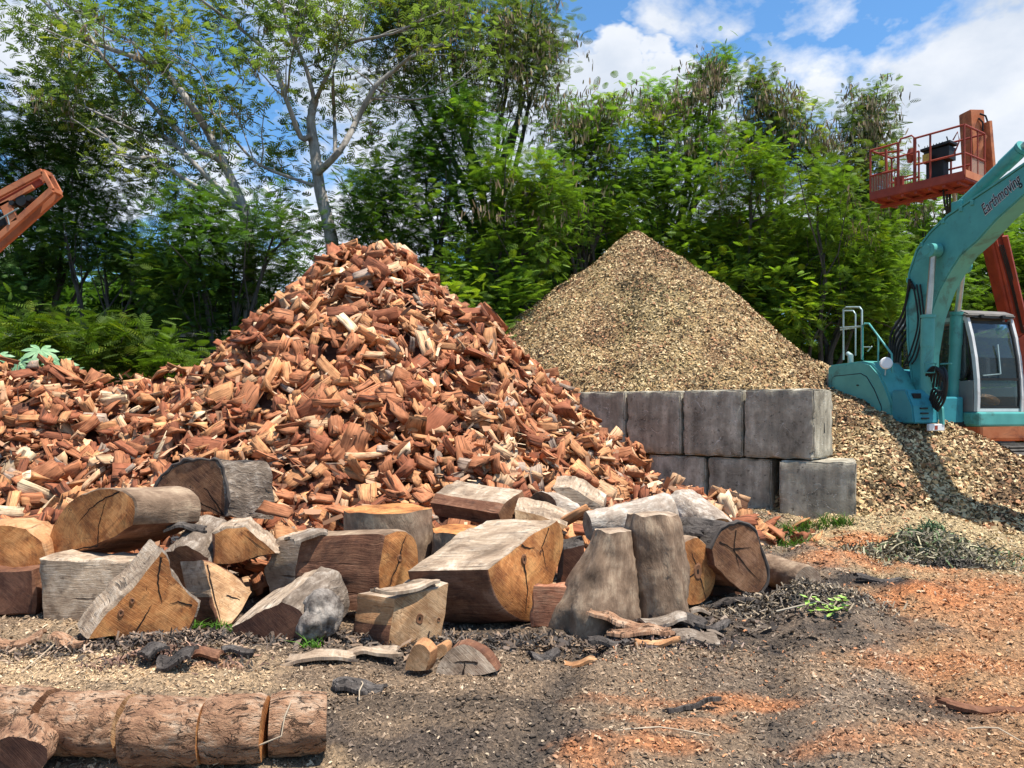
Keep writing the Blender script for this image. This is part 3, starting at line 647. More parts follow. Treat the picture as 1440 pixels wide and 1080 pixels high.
# the stumps hide the toe of the pile: ignore billets below that line
vis_cnt = np.bincount(ib[ib >= 0], minlength=n).astype(float)
pyc = HOR-F*(z-EYE)/y; pxc = 720+F*x/y; vis_cnt[(pyc > 735) & (pxc < 1000)] = 0
order = np.argsort(-vis_cnt); indiv = set(order[:300].tolist())
keep_st = [i for i in range(n) if i not in indiv and vis_cnt[i] > -1]
def place_word(i):
    px, py = pxc[i], pyc[i]
    if px > 1040 and py > 690: return 'loose by the blocks'
    if py < 420: return 'on the peak of the pile'
    if px < 130: return 'at the left end of the ridge'
    if px < 260: return 'on the low left ridge'
    if px < 420: return 'on the left flank' if py < 600 else 'low on the left flank'
    if px > 900: return 'at the right foot of the pile'
    if px > 760: return 'on the right slope' if py < 640 else 'low on the right slope'
    if px > 600: return 'right of the middle' if py < 600 else 'low right of the middle'
    return 'in the upper middle' if py < 540 else ('in the middle' if py < 640 else 'low in the middle')
def look_word(i):
    V = PRO[pid[i]][0]; e = V.max(0)-V.min(0); ax = RM[i][:, 0]; big = scl[i]*max(e)
    sh = 'thin' if max(e[1], e[2])*scl[i] < .115 else ('chunky' if e[0]/max(e[1], e[2]) < 1.9 else 'long' if big > .34 else 'short')
    if abs(ax[2]) > .62: an = 'upright'
    elif abs(ax[1]) > .75: an = 'end on'
    elif abs(ax[2]) < .22: an = 'level'
    else: an = 'slanting'
    return sh+' '+an
WORDS = ['first', 'second', 'third', 'fourth', 'fifth', 'sixth', 'seventh', 'eighth', 'ninth', 'tenth', 'eleventh', 'twelfth']
lkey = {}
for i in indiv: lkey.setdefault((look_word(i)+' '+TINTS[PRO[pid[i]][4]][2]+' billet', place_word(i)), []).append(i)
lab_of = {}
for (a_w, b_w), ids in lkey.items():
    ids.sort(key=lambda q: pxc[q])
    for r_, q in enumerate(ids):
        lab_of[q] = a_w+' '+b_w if len(ids) == 1 else (a_w+' '+b_w+', '+(WORDS[r_]+' from left' if r_ < len(WORDS) else 'far right'))
meshes = {}
for i in sorted(indiv):
    p = int(pid[i]); V, f, uv, t, ti = PRO[p]
    if p not in meshes:
        o = mesh_np('firewood_billet', V, [len(a) for a in f], [b2 for a in f for b2 in a], M['fire'], attr=np.tile(t, (len(V), 1)), uv=uv)
        meshes[p] = o; c = o
    else: c = meshes[p].copy(); COL.objects.link(c)
    mt = Matrix([list(RM[i][r]*scl[i])+[[x, y, z][r][i]] for r in range(3)]+[[0, 0, 0, 1]]); c.matrix_world = mt
    tag(c, lab_of[i], 'firewood', 'split firewood billets on the big heap')
vs_, fl_, lp_, uv_, tn_ = [], [], [], [], []; off = 0
for i in keep_st:
    V, f, uv, t, ti = PRO[pid[i]]; vs_.append(allV[i]); fl_ += [len(a) for a in f]; lp_.append(np.array([b2 for a in f for b2 in a])+off); uv_.append(uv); off += len(V)
    tn_.append(np.tile(t*rgw.uniform(.75, 1.25), (len(V), 1)))
body = grid_mesh('firewood_pile', axis([(-12.5,4.4,.12)]), axis([(6.5,15,.12)]), lambda X, Y: wood_z(X, Y)-.14, M['s'] if False else m_obj('shadowed_wood_core', (.10,.04,.025), (.2,.085,.05), 9, .9, 1.0, .05), lambda X, Y: np.ones(X.shape+(3,))*.2,  # core coloured dark to stand in for shade in the gaps between billets
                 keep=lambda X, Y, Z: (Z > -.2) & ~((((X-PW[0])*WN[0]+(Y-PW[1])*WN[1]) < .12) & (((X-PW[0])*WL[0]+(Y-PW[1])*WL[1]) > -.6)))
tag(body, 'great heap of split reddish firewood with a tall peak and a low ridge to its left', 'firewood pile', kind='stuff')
st = mesh_np('smaller_billets', np.concatenate(vs_), fl_, np.concatenate(lp_), M['fire'], attr=np.concatenate(tn_), uv=np.concatenate(uv_), parent=body); st['kind'] = 'stuff'
# splinters and slivers over the heap
n = 6000; x = -11+15*rgw.random(n); y = 7.2+6.5*rgw.random(n); z = wood_z(x, y)+.05+.08*rgw.random(n); nr = surf_normal(wood_z, x, y)
k = (z > .15) & inview(x, y, z) & ~(((x-PW[0])*WN[0]+(y-PW[1])*WN[1]) < .15); x, y, z, nr = x[k], y[k], z[k], nr[k]; n = len(x)
L = .05+.16*rgw.random(n)**2; c = np.array([.50,.27,.15])*(.5+.9*rgw.random((n,1))); c = np.where(rgw.random((n,1)) < .10, np.array([.62,.44,.27]), c)
fl = flakes('splinters', np.stack([x, y, z], -1), nr, L, L*(.12+.25*rgw.random(n)), c, M['chip'], parent=body, lift=.7, flat=.2); fl['kind'] = 'stuff'

# ------------------------------------------------------------------ sawn log chunks
def chaikin(pts, tags, it=2):
    for _ in range(it):
        np_, nt_ = [], []; n = len(pts)
        for i in range(n):
            pv, nx = tags[i-1], tags[i]
            if pv == nx and pv.isupper():
                a = pts[i]*.75+pts[i-1]*.25; b_ = pts[i]*.75+pts[(i+1) % n]*.25
                np_ += [a, b_]; nt_ += [pv, nx]
            else: np_.append(pts[i]); nt_.append(nx)
        pts, tags = np_, nt_
    return pts, tags
def chunk(name, label, cat, px, tags, dep, yaw, ext, face, ref=None, pitch=0.0, rim=0.0, knots=(), cracks=(), pith=None, taper=1.0, rough=1.0, group='sawn log chunks in front of the pile', seed=0, back=None):
    """a chunk of log: its sawn face outlined by px on a plane at distance dep, run back along ext.
       tags: one letter per edge; capitals are rounded (bark), small letters straight split faces"""
    n_ = Vector((math.sin(R(yaw))*math.cos(R(pitch)), -math.cos(R(yaw))*math.cos(R(pitch)), math.sin(R(pitch))))
    ref = ref or px[-1]; P0 = P(ref[0], ref[1], dep); C0 = Vector((0, 0, EYE))
    def unp(q):
        r = Vector(((q[0]-720)/F, 1, (HOR-q[1])/F)); return C0 + r*(n_.dot(P0-C0)/n_.dot(r))
    pts = [unp(q) for q in px]; pts, tg = chaikin(pts, list(tags))
    # resample
    out, ot = [], []
    for i in range(len(pts)):
        a, b_ = pts[i], pts[(i+1) % len(pts)]; k = max(1, int((b_-a).length/.035))
        for j in range(k): out.append(a.lerp(b_, j/k)); ot.append(tg[i])
    n = len(out); cen = sum(out, Vector())/n; ext = Vector(ext); Ln = ext.length; ns = max(3, int(Ln/.05)+1)
    pc = unp(pith) if pith else cen
    u_ = Vector((0, 0, 1)).cross(n_).normalized() if abs(n_.z) < .95 else Vector((1, 0, 0)); v_ = n_.cross(u_)
    per = [0]
    for i in range(n): per.append(per[-1]+(out[(i+1) % n]-out[i]).length)
    area_n = sum(((out[i]-cen).cross(out[(i+1) % n]-cen) for i in range(n)), Vector())
    sgn = 1 if area_n.dot(n_) > 0 else -1
    rings = []; levels = [(-.0, .965), (0.012, 1.0)] + [(max(.02, Ln*j/(ns-1)-.0), 1.0) for j in range(1, ns-1)] + [(Ln-.012, 1.0), (Ln, .965)]
    o3 = Vector((seed*13.7, seed*5.1, 0))
    for (s, inn) in levels:
        t = s/Ln; rg = []
        for i, p in enumerate(out):
            q = cen+(p-cen)*(1+(taper-1)*t); q = q+ext.normalized()*s
            e = 1-(1-inn)*min(1, .3/max(.05, (p-cen).length)) if inn < 1 else 1
            q = q - (p-cen)*(1-e)
            tgc = ot[i].lower(); dirp = (p-cen); dirp = dirp - ext.normalized()*dirp.dot(ext.normalized()); dirp = dirp.normalized() if dirp.length > 1e-4 else dirp
            if tgc in 'bghk': am, fr = .036, 5
            elif tgc in 'p': am, fr = .016, 3
            else: am, fr = .030, 3.2
            mid = 0 if t < .02 and tgc not in 'bghk' else (.4 if t < .02 else 1)
            if tgc in 'bghkp': nz = mn.noise(q*fr+o3)*am + mn.noise(q*fr*3+o3)*am*.5
            else: nz = mn.noise((p*14)+o3+ext.normalized()*s*1.2)*.014 + mn.noise(q*fr+o3)*am
            q = q + dirp*nz*rough*mid
            q = q + dirp*(mn.noise(p*6+o3)*.020+mn.noise(p*25+o3)*.007)*rough
            rg.append(q)
        rings.append(rg)
    letters = sorted(set(t.lower() for t in ot))
    groups = {'wood': [], 'bark': []}
    V = [p for r_ in rings for p in r_]; zmin = min(p.z for p in V)
    base = Vector((cen.x+ext.x/2, cen.y+ext.y/2, zmin))
    bark_set = 'bghk'
    matsw = [M[face], M[back or face]] + [M[l] for l in letters if l not in bark_set]; iw = {l: i+2 for i, l in enumerate([l for l in letters if l not in bark_set])}
    matsb = [M[l] for l in letters if l in bark_set]; ibk = {l: i for i, l in enumerate([l for l in letters if l in bark_set])}
    fw, uw, mw, fb, ub, mbk = [], [], [], [], [], []
    for s in range(len(rings)-1):
        for i in range(n):
            j = (i+1) % n; f = (s*n+i, s*n+j, (s+1)*n+j, (s+1)*n+i); uvq = [(levels[s][0], per[i]), (levels[s][0], per[i+1]), (levels[s+1][0], per[i+1]), (levels[s+1][0], per[i])]
            uvq = [(a+seed*1.3, b_+seed*.7) for a, b_ in uvq]
            if sgn > 0: f = f[::-1]; uvq = uvq[::-1]
            l = ot[i].lower()
            if l in bark_set: fb.append(f); ub += uvq; mbk.append(ibk[l])
            else: fw.append(f); uw += uvq; mw.append(iw[l])
    for (r0, mi) in ((0, 0), ((len(rings)-1)*n, 1)):
        f = tuple(range(r0, r0+n)); f = f if (sgn > 0) == (r0 == 0) else f[::-1]
        fw.append(f); mw.append(mi)
        for q in f:
            d = V[q]-pc; uw.append((d.dot(u_), d.dot(v_)))
    def mk(nm, f, uv, mi, mats, parent):
        used = sorted(set(q for a in f for q in a)); rm = {q: i for i, q in enumerate(used)}
        me = bpy.data.meshes.new(nm); me.from_pydata([tuple(V[q]-base) for q in used], [], [tuple(rm[q] for q in a) for a in f])
        for m in mats: me.materials.append(m)
        me.polygons.foreach_set('material_index', mi)
        l = me.uv_layers.new(name='uv'); l.data.foreach_set('uv', np.array(uv, np.float32).ravel())
        me.polygons.foreach_set('use_smooth', [True]*len(me.polygons)); me.set_sharp_from_angle(angle=R(38)); me.update()
        o = bpy.data.objects.new(nm, me); COL.objects.link(o)
        if parent: o.parent = parent
        return o
    if fb:
        root = empty(name, base, label, cat, group)
        if len(fw) == 2:
            k_ = len(fw[0]); mk('sawn_face', fw[:1], uw[:k_], mw[:1], matsw, root); mk('sawn_back', fw[1:], uw[k_:], mw[1:], matsw, root)
        else: mk('sawn_wood', fw, uw, mw, matsw, root)
        mk('bark', fb, ub, mbk, matsb, root)
    else:
        root = mk(name, fw, uw, mw, matsw, None); root.location = base; tag(root, label, cat, group)
    if rim:
        q = MB(); run = [i for i in range(n) if ot[i].lower() in bark_set]; st_ = [i for i in run if (i-1) % n not in run]
        for s0_ in st_:
            pts_, i = [], s0_
            while i % n in run and len(pts_) < n: pts_.append(rings[1][i % n]+n_*.004+(rings[1][i % n]-cen).normalized()*rim*.5+Vector((mn.noise(rings[1][i % n]*12), 0, mn.noise(rings[1][i % n]*15+o3)))*.012); i += 1
            if len(pts_) > 2: q.tube([p-base for p in pts_], [rim*(.8+.5*mn.noise(p*9)) for p in pts_], 7)
        q.build('bark_rim', M['b'], root, smooth=True)
    for (kx, ky, kr) in knots:
        c_ = unp((kx, ky)); q = MB(); rr_ = [0, .45, .8, 1.0]; vv = []
        for a_i, (rf, hh) in enumerate(((1.5, .0), (1.15, .006), (.8, .004), (.45, .003))):
            for k in range(14):
                an = 2*math.pi*k/14; rj = kr*rf*(1+.3*mn.noise(Vector((math.cos(an), math.sin(an), kx))))
                vv.append(c_-base+u_*math.cos(an)*rj*.7+v_*math.sin(an)*rj+n_*(hh+.001))
        q.add(vv, [(a_i*14+k, a_i*14+(k+1) % 14, (a_i+1)*14+(k+1) % 14, (a_i+1)*14+k) for a_i in range(3) for k in range(14)], 0); q.add(vv[42:], [tuple(range(14))], 1)
        q.build('knot', [M['cut_brown'], M['cut_hole']], root)
    for cr in cracks:
        q = MB(); cp = [unp(k)+n_*.0022 for k in cr]; fine = []
        for i in range(len(cp)-1):
            for j in range(6): p = cp[i].lerp(cp[i+1], j/6); fine.append(p+u_*mn.noise(p*25)*.010+v_*mn.noise(p*25+Vector((9,9,9)))*.010)
        fine.append(cp[-1]); m_ = len(fine); vv = []
        for i, p in enumerate(fine):
            d = (fine[min(i+1, m_-1)]-fine[max(i-1, 0)]).normalized(); sd_ = n_.cross(d)*(.0062*(1-i/(m_-1))**.6*(1+.6*mn.noise(p*40))+.0008); vv += [p-base+sd_, p-base-sd_]
        q.add(vv, [(2*i, 2*i+1, 2*i+3, 2*i+2) for i in range(m_-1)]); q.build('crack', M['cut_hole'], root)
    return root
def loft(name, label, cat, dep, levels, mat, top, group='sawn log chunks in front of the pile', seed=0, lobes=0.0, bend=None, flat=.8, bmpa=.032):
    """upright stump: levels = (py, px_left, px_right) from top to base"""
    nseg = 44; rings = []; ys = [l[0] for l in levels]; lv = []
    for k in range(26):
        yy = ys[0]+(ys[-1]-ys[0])*k/25; lv.append((yy, np.interp(yy, ys, [l[1] for l in levels]), np.interp(yy, ys, [l[2] for l in levels])))
    V = []; o3 = Vector((seed*9.1, 3.3, seed))
    for k, (yy, xl, xr) in enumerate(lv):
        a, b_ = P(xl, yy, dep), P(xr, yy, dep); c = (a+b_)/2; r = (b_-a).length/2; rd = min(r, .34)*flat
        for i in range(nseg):
            an = 2*math.pi*i/nseg; q = Vector((math.cos(an), math.sin(an), 0))
            lob = 1+lobes*(k/25)*math.cos(an*5+seed) + .10*mn.noise(Vector((q.x*1.6, q.y*1.6, a.z*1.2))+o3) - lobes*(.5+k/25)*1.6*max(0, 1-abs(mn.noise(Vector((q.x*1.9, q.y*1.9, seed+k*.015)))*7))
            p = c + Vector((q.x*r*lob, q.y*rd*lob, 0)); p = p + q*(mn.noise(Vector((p.x*9, p.y*9, p.z*3))+o3)*bmpa+mn.noise(p*20+o3)*bmpa*.35)
            if k == 0: p.z += .03*mn.noise(Vector((q.x*1.5, q.y*1.5, 4))+o3)
            V.append(p)
    cz = sum((V[i] for i in range(nseg)), Vector())/nseg
    f = []; uv = []; mi = []; H = (V[0]-V[-1]).length
    for k in range(25):
        for i in range(nseg):
            j = (i+1) % nseg; f.append((k*nseg+i, (k+1)*nseg+i, (k+1)*nseg+j, k*nseg+j)); mi.append(1)
            uv += [(k*H/25, i*.05), ((k+1)*H/25, i*.05), ((k+1)*H/25, (i+1)*.05), (k*H/25, (i+1)*.05)]
    f.append(tuple(range(nseg))); mi.append(0); uv += [((V[i]-cz).x, (V[i]-cz).y) for i in range(nseg)]
    base = Vector((cz.x, cz.y, V[-1].z)); me = bpy.data.meshes.new(name)
    root = empty(name, base, label, cat, group)
    def mk(nm, fs, us, m):
        used = sorted(set(q for a in fs for q in a)); rm = {q: i for i, q in enumerate(used)}
        me = bpy.data.meshes.new(nm); me.from_pydata([tuple(V[q]-base) for q in used], [], [tuple(rm[q] for q in a) for a in fs]); me.materials.append(m)
        l = me.uv_layers.new(name='uv'); l.data.foreach_set('uv', np.array(us, np.float32).ravel())
        me.polygons.foreach_set('use_smooth', [True]*len(me.polygons)); me.update(); o = bpy.data.objects.new(nm, me); COL.objects.link(o); o.parent = root
    mk('bark' if mat in 'bghk' else 'trunk_side', f[:-1], uv[:-nseg*1], M[mat]); mk('sawn_top', f[-1:], uv[-nseg:], M[top])
    return root
def circ(cx, cy, rx, ry, n=14, a0=0, a1=360, rot=0):
    o = []
    for i in range(n):
        t = R(a0+(a1-a0)*i/(n if a1-a0 >= 360 else n-1)); x, y = rx*math.cos(t), ry*math.sin(t); c, s = math.cos(R(rot)), math.sin(R(rot))
        o.append((cx+x*c-y*s, cy+x*s+y*c))
    return o
def logp(name, label, cat, a, b_, r0, r1, side, face, group='sawn log chunks in front of the pile', seed=0, n=26, rough=1.0, back=None):
    """round log from a to b (world points); both ends sawn"""
    a, b_ = Vector(a), Vector(b_); ax = (b_-a); L = ax.length; ax.normalize(); u = Vector((0, 0, 1)).cross(ax).normalized(); v = ax.cross(u)
    ns = max(6, int(L/.035)); V = []; o3 = Vector((seed*7.7, seed*2.3, 1)); base = Vector(((a.x+b_.x)/2, (a.y+b_.y)/2, min(a.z, b_.z)-r0))
    for k in range(ns+1):
        t = k/ns; c = a.lerp(b_, t); r = r0+(r1-r0)*t; e = .94 if k in (0, ns) else 1
        tt = t+(.012/L if k == 1 else 0)
        for i in range(n*2):
            an = math.pi*i/n; d = u*math.cos(an)+v*math.sin(an)
            w = mn.noise(Vector((math.cos(an)*1.3, math.sin(an)*1.3, t*L*2))+o3)*.09 + mn.noise((c+d*r)*11+o3)*.06*rough + mn.noise(Vector(((c+d*r).x*22,(c+d*r).y*45,(c+d*r).z*45))+o3)*.05*rough
            V.append(c+d*r*(1+w)*e)
    m2 = n*2; f, uv = [], []
    for k in range(ns):
        for i in range(m2):
            j = (i+1) % m2; f.append((k*m2+i, k*m2+j, (k+1)*m2+j, (k+1)*m2+i)); x0, x1 = k*L/ns, (k+1)*L/ns; w = 2*math.pi*r0/m2
            uv += [(x0+seed, i*w), (x0+seed, (i+1)*w), (x1+seed, (i+1)*w), (x1+seed, i*w)]
    root = empty(name, base, label, cat, group)
    def mk(nm, fs, us, m):
        used = sorted(set(q for a in fs for q in a)); rm = {q: i for i, q in enumerate(used)}
        me = bpy.data.meshes.new(nm); me.from_pydata([tuple(V[q]-base) for q in used], [], [tuple(rm[q] for q in a) for a in fs]); me.materials.append(m)
        l = me.uv_layers.new(name='uv'); l.data.foreach_set('uv', np.array(us, np.float32).ravel())
        bm = bmesh.new(); bm.from_mesh(me); bm.to_mesh(me); bm.free()
        me.polygons.foreach_set('use_smooth', [True]*len(me.polygons)); me.update(); o = bpy.data.objects.new(nm, me); COL.objects.link(o); o.parent = root
    mk('bark', [q[::-1] for q in f], [p for i in range(0, len(uv), 4) for p in uv[i:i+4][::-1]], M[side])
    for (r0_, cc, fl) in ((0, a, 1), (ns*m2, b_, 0)):
        ff = tuple(range(r0_, r0_+m2)); ff = ff if fl else ff[::-1]
        mk('sawn_end', [ff], [((V[q]-cc).dot(u), (V[q]-cc).dot(v)) for q in ff], M[face if not (back and fl) else back])
    return root
G = 'sawn log chunks in front of the pile'
CC = 'log chunk'
chunk('log_chunk', 'orange brown log chunk cut off by the left edge, resting on a dark one', CC, [(-60,742),(15,738),(38,742),(58,762),(70,788),(52,797),(30,803),(-60,805)], 'OOoosssO', 6.5, 12, (-.1,.5,0), 'cut_orange', pith=(-10,800), seed=1)
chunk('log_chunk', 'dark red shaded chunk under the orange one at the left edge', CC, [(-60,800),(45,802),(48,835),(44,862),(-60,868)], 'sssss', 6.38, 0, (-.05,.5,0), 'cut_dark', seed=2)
chunk('log_chunk', 'large peeled half log with its rounded sawn end towards us, atop the grey block', 'half log', [(69,780),(67,757),(79,727),(98,704),(124,689),(152,685),(177,691),(193,706),(188,738),(160,756),(122,772),(88,783)], 'PPPPPPPPsssss'[:12], 6.75, -22, (.38,.42,-.03), 'cut_orange', pith=(138,765), seed=3, cracks=(((168,692),(148,700),(126,716),(108,738)),((137,768),(139,740),(150,700)),((137,768),(110,772),(84,776))))
chunk('log_chunk', 'grey weathered square block under the peeled half log', 'wood block', [(55,786),(176,792),(176,878),(62,884)], 'wwww', 6.30, -4, (.05,.45,0), 'w', seed=4)
chunk('log_chunk', 'big orange wedge with a grey split back leaning at the left front', 'log wedge', [(228,774),(239,788),(243,808),(262,830),(281,848),(277,868),(262,890),(238,898),(208,902),(178,916),(163,893),(122,900),(146,862),(186,830)], 'gggggsssssswww', 5.60, 22, (-.25,.33,.03), 'cut_orange', pith=(200,910), ref=(178,916), seed=5, cracks=(((178,912),(196,880),(214,850)),((226,785),(222,820),(228,850)),((270,852),(250,845),(238,850))), knots=((186,845,.016),(170,862,.02)))
chunk('log_chunk', 'quarter log with dark sawn face and silver gnarled bark, highest on the left', 'quarter log', [(214,697),(222,680),(240,661),(262,648),(286,644),(304,649),(314,668),(317,700),(316,730),(298,722),(262,712),(236,706)], 'BBBBBGGGssss', 7.35, -8, (.36,.34,-.06), 'cut_brown', pith=(316,728), seed=6, rough=1.5, rim=.022, cracks=(((314,724),(292,690),(270,668)),((314,724),(280,706),(242,694))))
logp('log_chunk', 'short mottled lichen covered log under the dark quarter log', 'log', P(300,752,7.15), P(262,800,6.55), .21, .22, 'g', 'cut_brown', seed=7, rough=1.4)
chunk('log_chunk', 'brown split chunk with a pale rough top, between the mottled log and the red block', CC, [(299,750),(318,742),(345,740),(372,762),(386,778),(362,782),(340,792),(299,794)], 'wwwwbbbs', 6.55, -10, (-.10,.45,.03), 'cut_orange', pith=(299,790), seed=8)
chunk('log_chunk', 'leaning wedge with a bright sawn face and a dark crack, second from the left front', 'log wedge', [(286,789),(305,792),(328,806),(357,832),(340,858),(326,876),(311,884),(297,840)], 'sssssssw', 6.0, 32, (-.28,.22,-.05), 'cut_tan', pitch=28, ref=(311,884), seed=9, cracks=(((291,791),(297,822),(312,880)),((318,838),(334,842),(343,848))))
chunk('log_chunk', 'dark quarter log with a pale top face and a silver root burl on its right', 'quarter log', [(324,882),(360,862),(396,846),(419,854),(432,872),(440,898),(436,918),(404,923),(350,912),(330,900)], 'wwGGGGPPPs', 5.55, -12, (.16,.52,.15), 'cut_dark', pith=(398,850), ref=(404,923), seed=10)
chunk('log_chunk', 'large squared block of dark red wood with an orange rounded right end', 'wood block', [(541,752),(556,743),(574,745),(587,760),(590,798),(588,838),(560,852),(534,856),(532,800)], 'PPPPPPsss', 6.25, 42, (-.66,-.03,.0), 'cut_orange', pith=(560,790), seed=11, cracks=(((562,786),(566,765),(572,752)),((562,788),(550,815),(545,845))), knots=((562,785,.022),))
loft('log_chunk', 'upright dark round of trunk with a thin pale rim, behind the red block', 'log round', 7.0, [(716,486,604),(760,486,606),(860,484,606)], 'p', 'cut_orange', seed=12, flat=1.0, bmpa=.01)
chunk('log_chunk', 'tan trapezoid block with a knot hole and grey top, in the front row', 'wood block', [(553,840),(590,832),(632,818),(628,860),(620,903),(585,911),(545,919),(548,880)], 'wwssssso', 5.55, 22, (-.30,.20,-.02), 'cut_tan', pith=(585,868), ref=(545,919), seed=13, cracks=(((590,868),(600,850),(626,836)),((590,872),(575,892),(560,905))), knots=((590,870,.03),(617,871,.012)))
chunk('log_chunk', 'long weathered half log with a white top and dark flank, against the pile', 'half log', [(709,709),(722,698),(735,690),(739,703),(733,722),(722,735),(706,742),(700,722)], 'wwssssss', 7.1, 48, (-.66,.42,.05), 'cut_brown', seed=14)
loft('log_chunk', 'small short stub of log with an orange top under the white topped half log', 'log stub', 6.85, [(744,608,680),(780,606,682),(850,604,684)], 'p', 'cut_orange', seed=15, flat=1.0)
chunk('log_chunk', 'big quarter log with broad orange sawn face and grey flat top, centre front', 'quarter log', [(784,731),(792,745),(794,766),(787,790),(777,820),(775,850),(770,872),(742,876),(716,867),(699,846),(689,821),(685,801),(716,776),(747,751)], 'PPPPPPSSSSSwww', 6.25, 46, (-.60,-.06,.0), 'cut_orange', pith=(740,775), ref=(742,876), seed=16, cracks=(((733,766),(744,772),(752,770)),((737,795),(742,830),(738,866)),((772,742),(762,770),(768,800))), knots=((737,787,.03),(760,776,.012)))
chunk('wood_slab', 'fibrous red brown split slab leaning against the flared stump', 'wood slab', [(749,823),(785,824),(818,829),(838,839),(842,848),(857,860),(838,864),(842,871),(826,876),(828,882),(750,881)], 'rrrrrrrrrrr', 6.05, 4, (.03,.13,.0), 'r', seed=17)
chunk('log_chunk', 'small half log with dark curved end and pale bark, right of the white topped one', 'half log', [(745,700),(754,691),(766,690),(779,702),(789,722),(765,727),(747,722)], 'HHHHssss'[:7], 7.55, -22, (.42,.28,-.08), 'cut_brown', seed=18)
chunk('wood_slab', 'pale cut wedge lying behind the grey top of the centre quarter log', 'log wedge', [(722,716),(762,724),(800,741),(780,752),(724,742)], 'wwwww', 6.95, 10, (.05,.4,.08), 'cut_tan', pitch=10, seed=19)
chunk('wood_slab', 'weathered grey plank of wood lying on the pile right of the half logs', 'wood slab', [(776,686),(800,683),(848,712),(846,730),(812,727)], 'wwwww', 7.6, 0, (.08,.35,.08), 'w', seed=20)
loft('stump', 'flared buttress stump with smooth tan bark spreading to the left', 'stump', 6.15, [(745,838,886),(780,818,887),(815,796,890),(850,776,895),(888,768,899)], 'p', 'cut_grey', seed=21, lobes=.07, flat=.9)
loft('stump', 'upright smooth grey brown stump with a notched top, right of the flared stump', 'stump', 6.3, [(722,886,948),(745,880,958),(800,879,966),(840,882,968),(880,880,974)], 'p', 'cut_grey', seed=22, lobes=.04, flat=.95)
logp('log_chunk', 'white barked log lying behind the two upright stumps', 'log', P(826,740,6.95), P(942,722,7.15), .13, .19, 'h', 'cut_grey', seed=23, rough=1.3)
chunk('log_chunk', 'round orange log end with a dark pith, right of the upright stumps', 'log', circ(977,804,31,49,16), 'P'*16, 6.75, 38, (-.30,.42,0), 'cut_orange', pith=(985,803), ref=(977,853), seed=24, knots=((981,804,.05),), cracks=(((984,810),(990,830),(993,846)),((980,796),(972,776)),((978,806),(962,815))))
logp('log_chunk', 'pale barked log with an orange cut end leaning behind the round log end', 'log', P(960,712,7.9), P(1014,752,7.15), .20, .17, 'h', 'cut_orange', seed=25)
chunk('log_chunk', 'large hollow looking half round log with dark sawn face and black bark', 'half log', [(1000,772),(1012,747),(1034,735),(1056,739),(1068,757),(1074,785),(1081,808),(1077,826),(1064,837),(1040,830),(1018,812),(1004,795)], 'BBBBBBBBBsss', 6.95, 20, (-.40,.50,0), 'cut_brown', pith=(1030,800), ref=(1064,837), seed=26, rim=.02, cracks=(((1012,762),(1030,772),(1052,800),(1070,818)),((1035,745),(1032,770),(1040,800)),((1030,772),(1056,770))))
logp('log_chunk', 'short tan log lying on the ground at the right end of the row', 'log', P(1078,800,7.85), P(1137,818,7.05), .155, .14, 'p', 'cut_grey', seed=27)
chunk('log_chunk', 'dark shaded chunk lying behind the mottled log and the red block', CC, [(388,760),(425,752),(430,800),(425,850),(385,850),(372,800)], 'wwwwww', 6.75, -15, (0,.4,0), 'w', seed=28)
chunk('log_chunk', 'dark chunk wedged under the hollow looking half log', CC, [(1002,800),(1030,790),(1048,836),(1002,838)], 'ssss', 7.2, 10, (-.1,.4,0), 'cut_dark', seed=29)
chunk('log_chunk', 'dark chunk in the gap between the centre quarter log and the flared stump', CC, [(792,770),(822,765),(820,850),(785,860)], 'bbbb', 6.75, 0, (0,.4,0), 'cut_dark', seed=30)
# silver root burl grown on the dark quarter log
bm = bmesh.new(); bmesh.ops.create_icosphere(bm, subdivisions=5, radius=1)
for v in bm.verts:
    p = v.co.copy(); nz = mn.noise(p*1.3+Vector((3,1,2)))*.35 + abs(mn.noise(Vector((p.x*4,p.y*4,p.z*1.2))))*.22
    v.co = Vector((p.x*.155, p.y*.16, p.z*.165))*(1.1-nz)
me = bpy.data.meshes.new('root_burl'); bm.to_mesh(me); bm.free(); me.materials.append(m_obj('silver_burl_wood', (.06,.042,.032), (.42,.36,.30), 9, .7, .8, .02)); me.polygons.foreach_set('use_smooth', [True]*len(me.polygons))
burl = bpy.data.objects.new('root_burl', me); COL.objects.link(burl); burl.location = P(449,868,5.62); tag(burl, 'silver gnarled root burl bulging beside the dark quarter log', 'root burl')

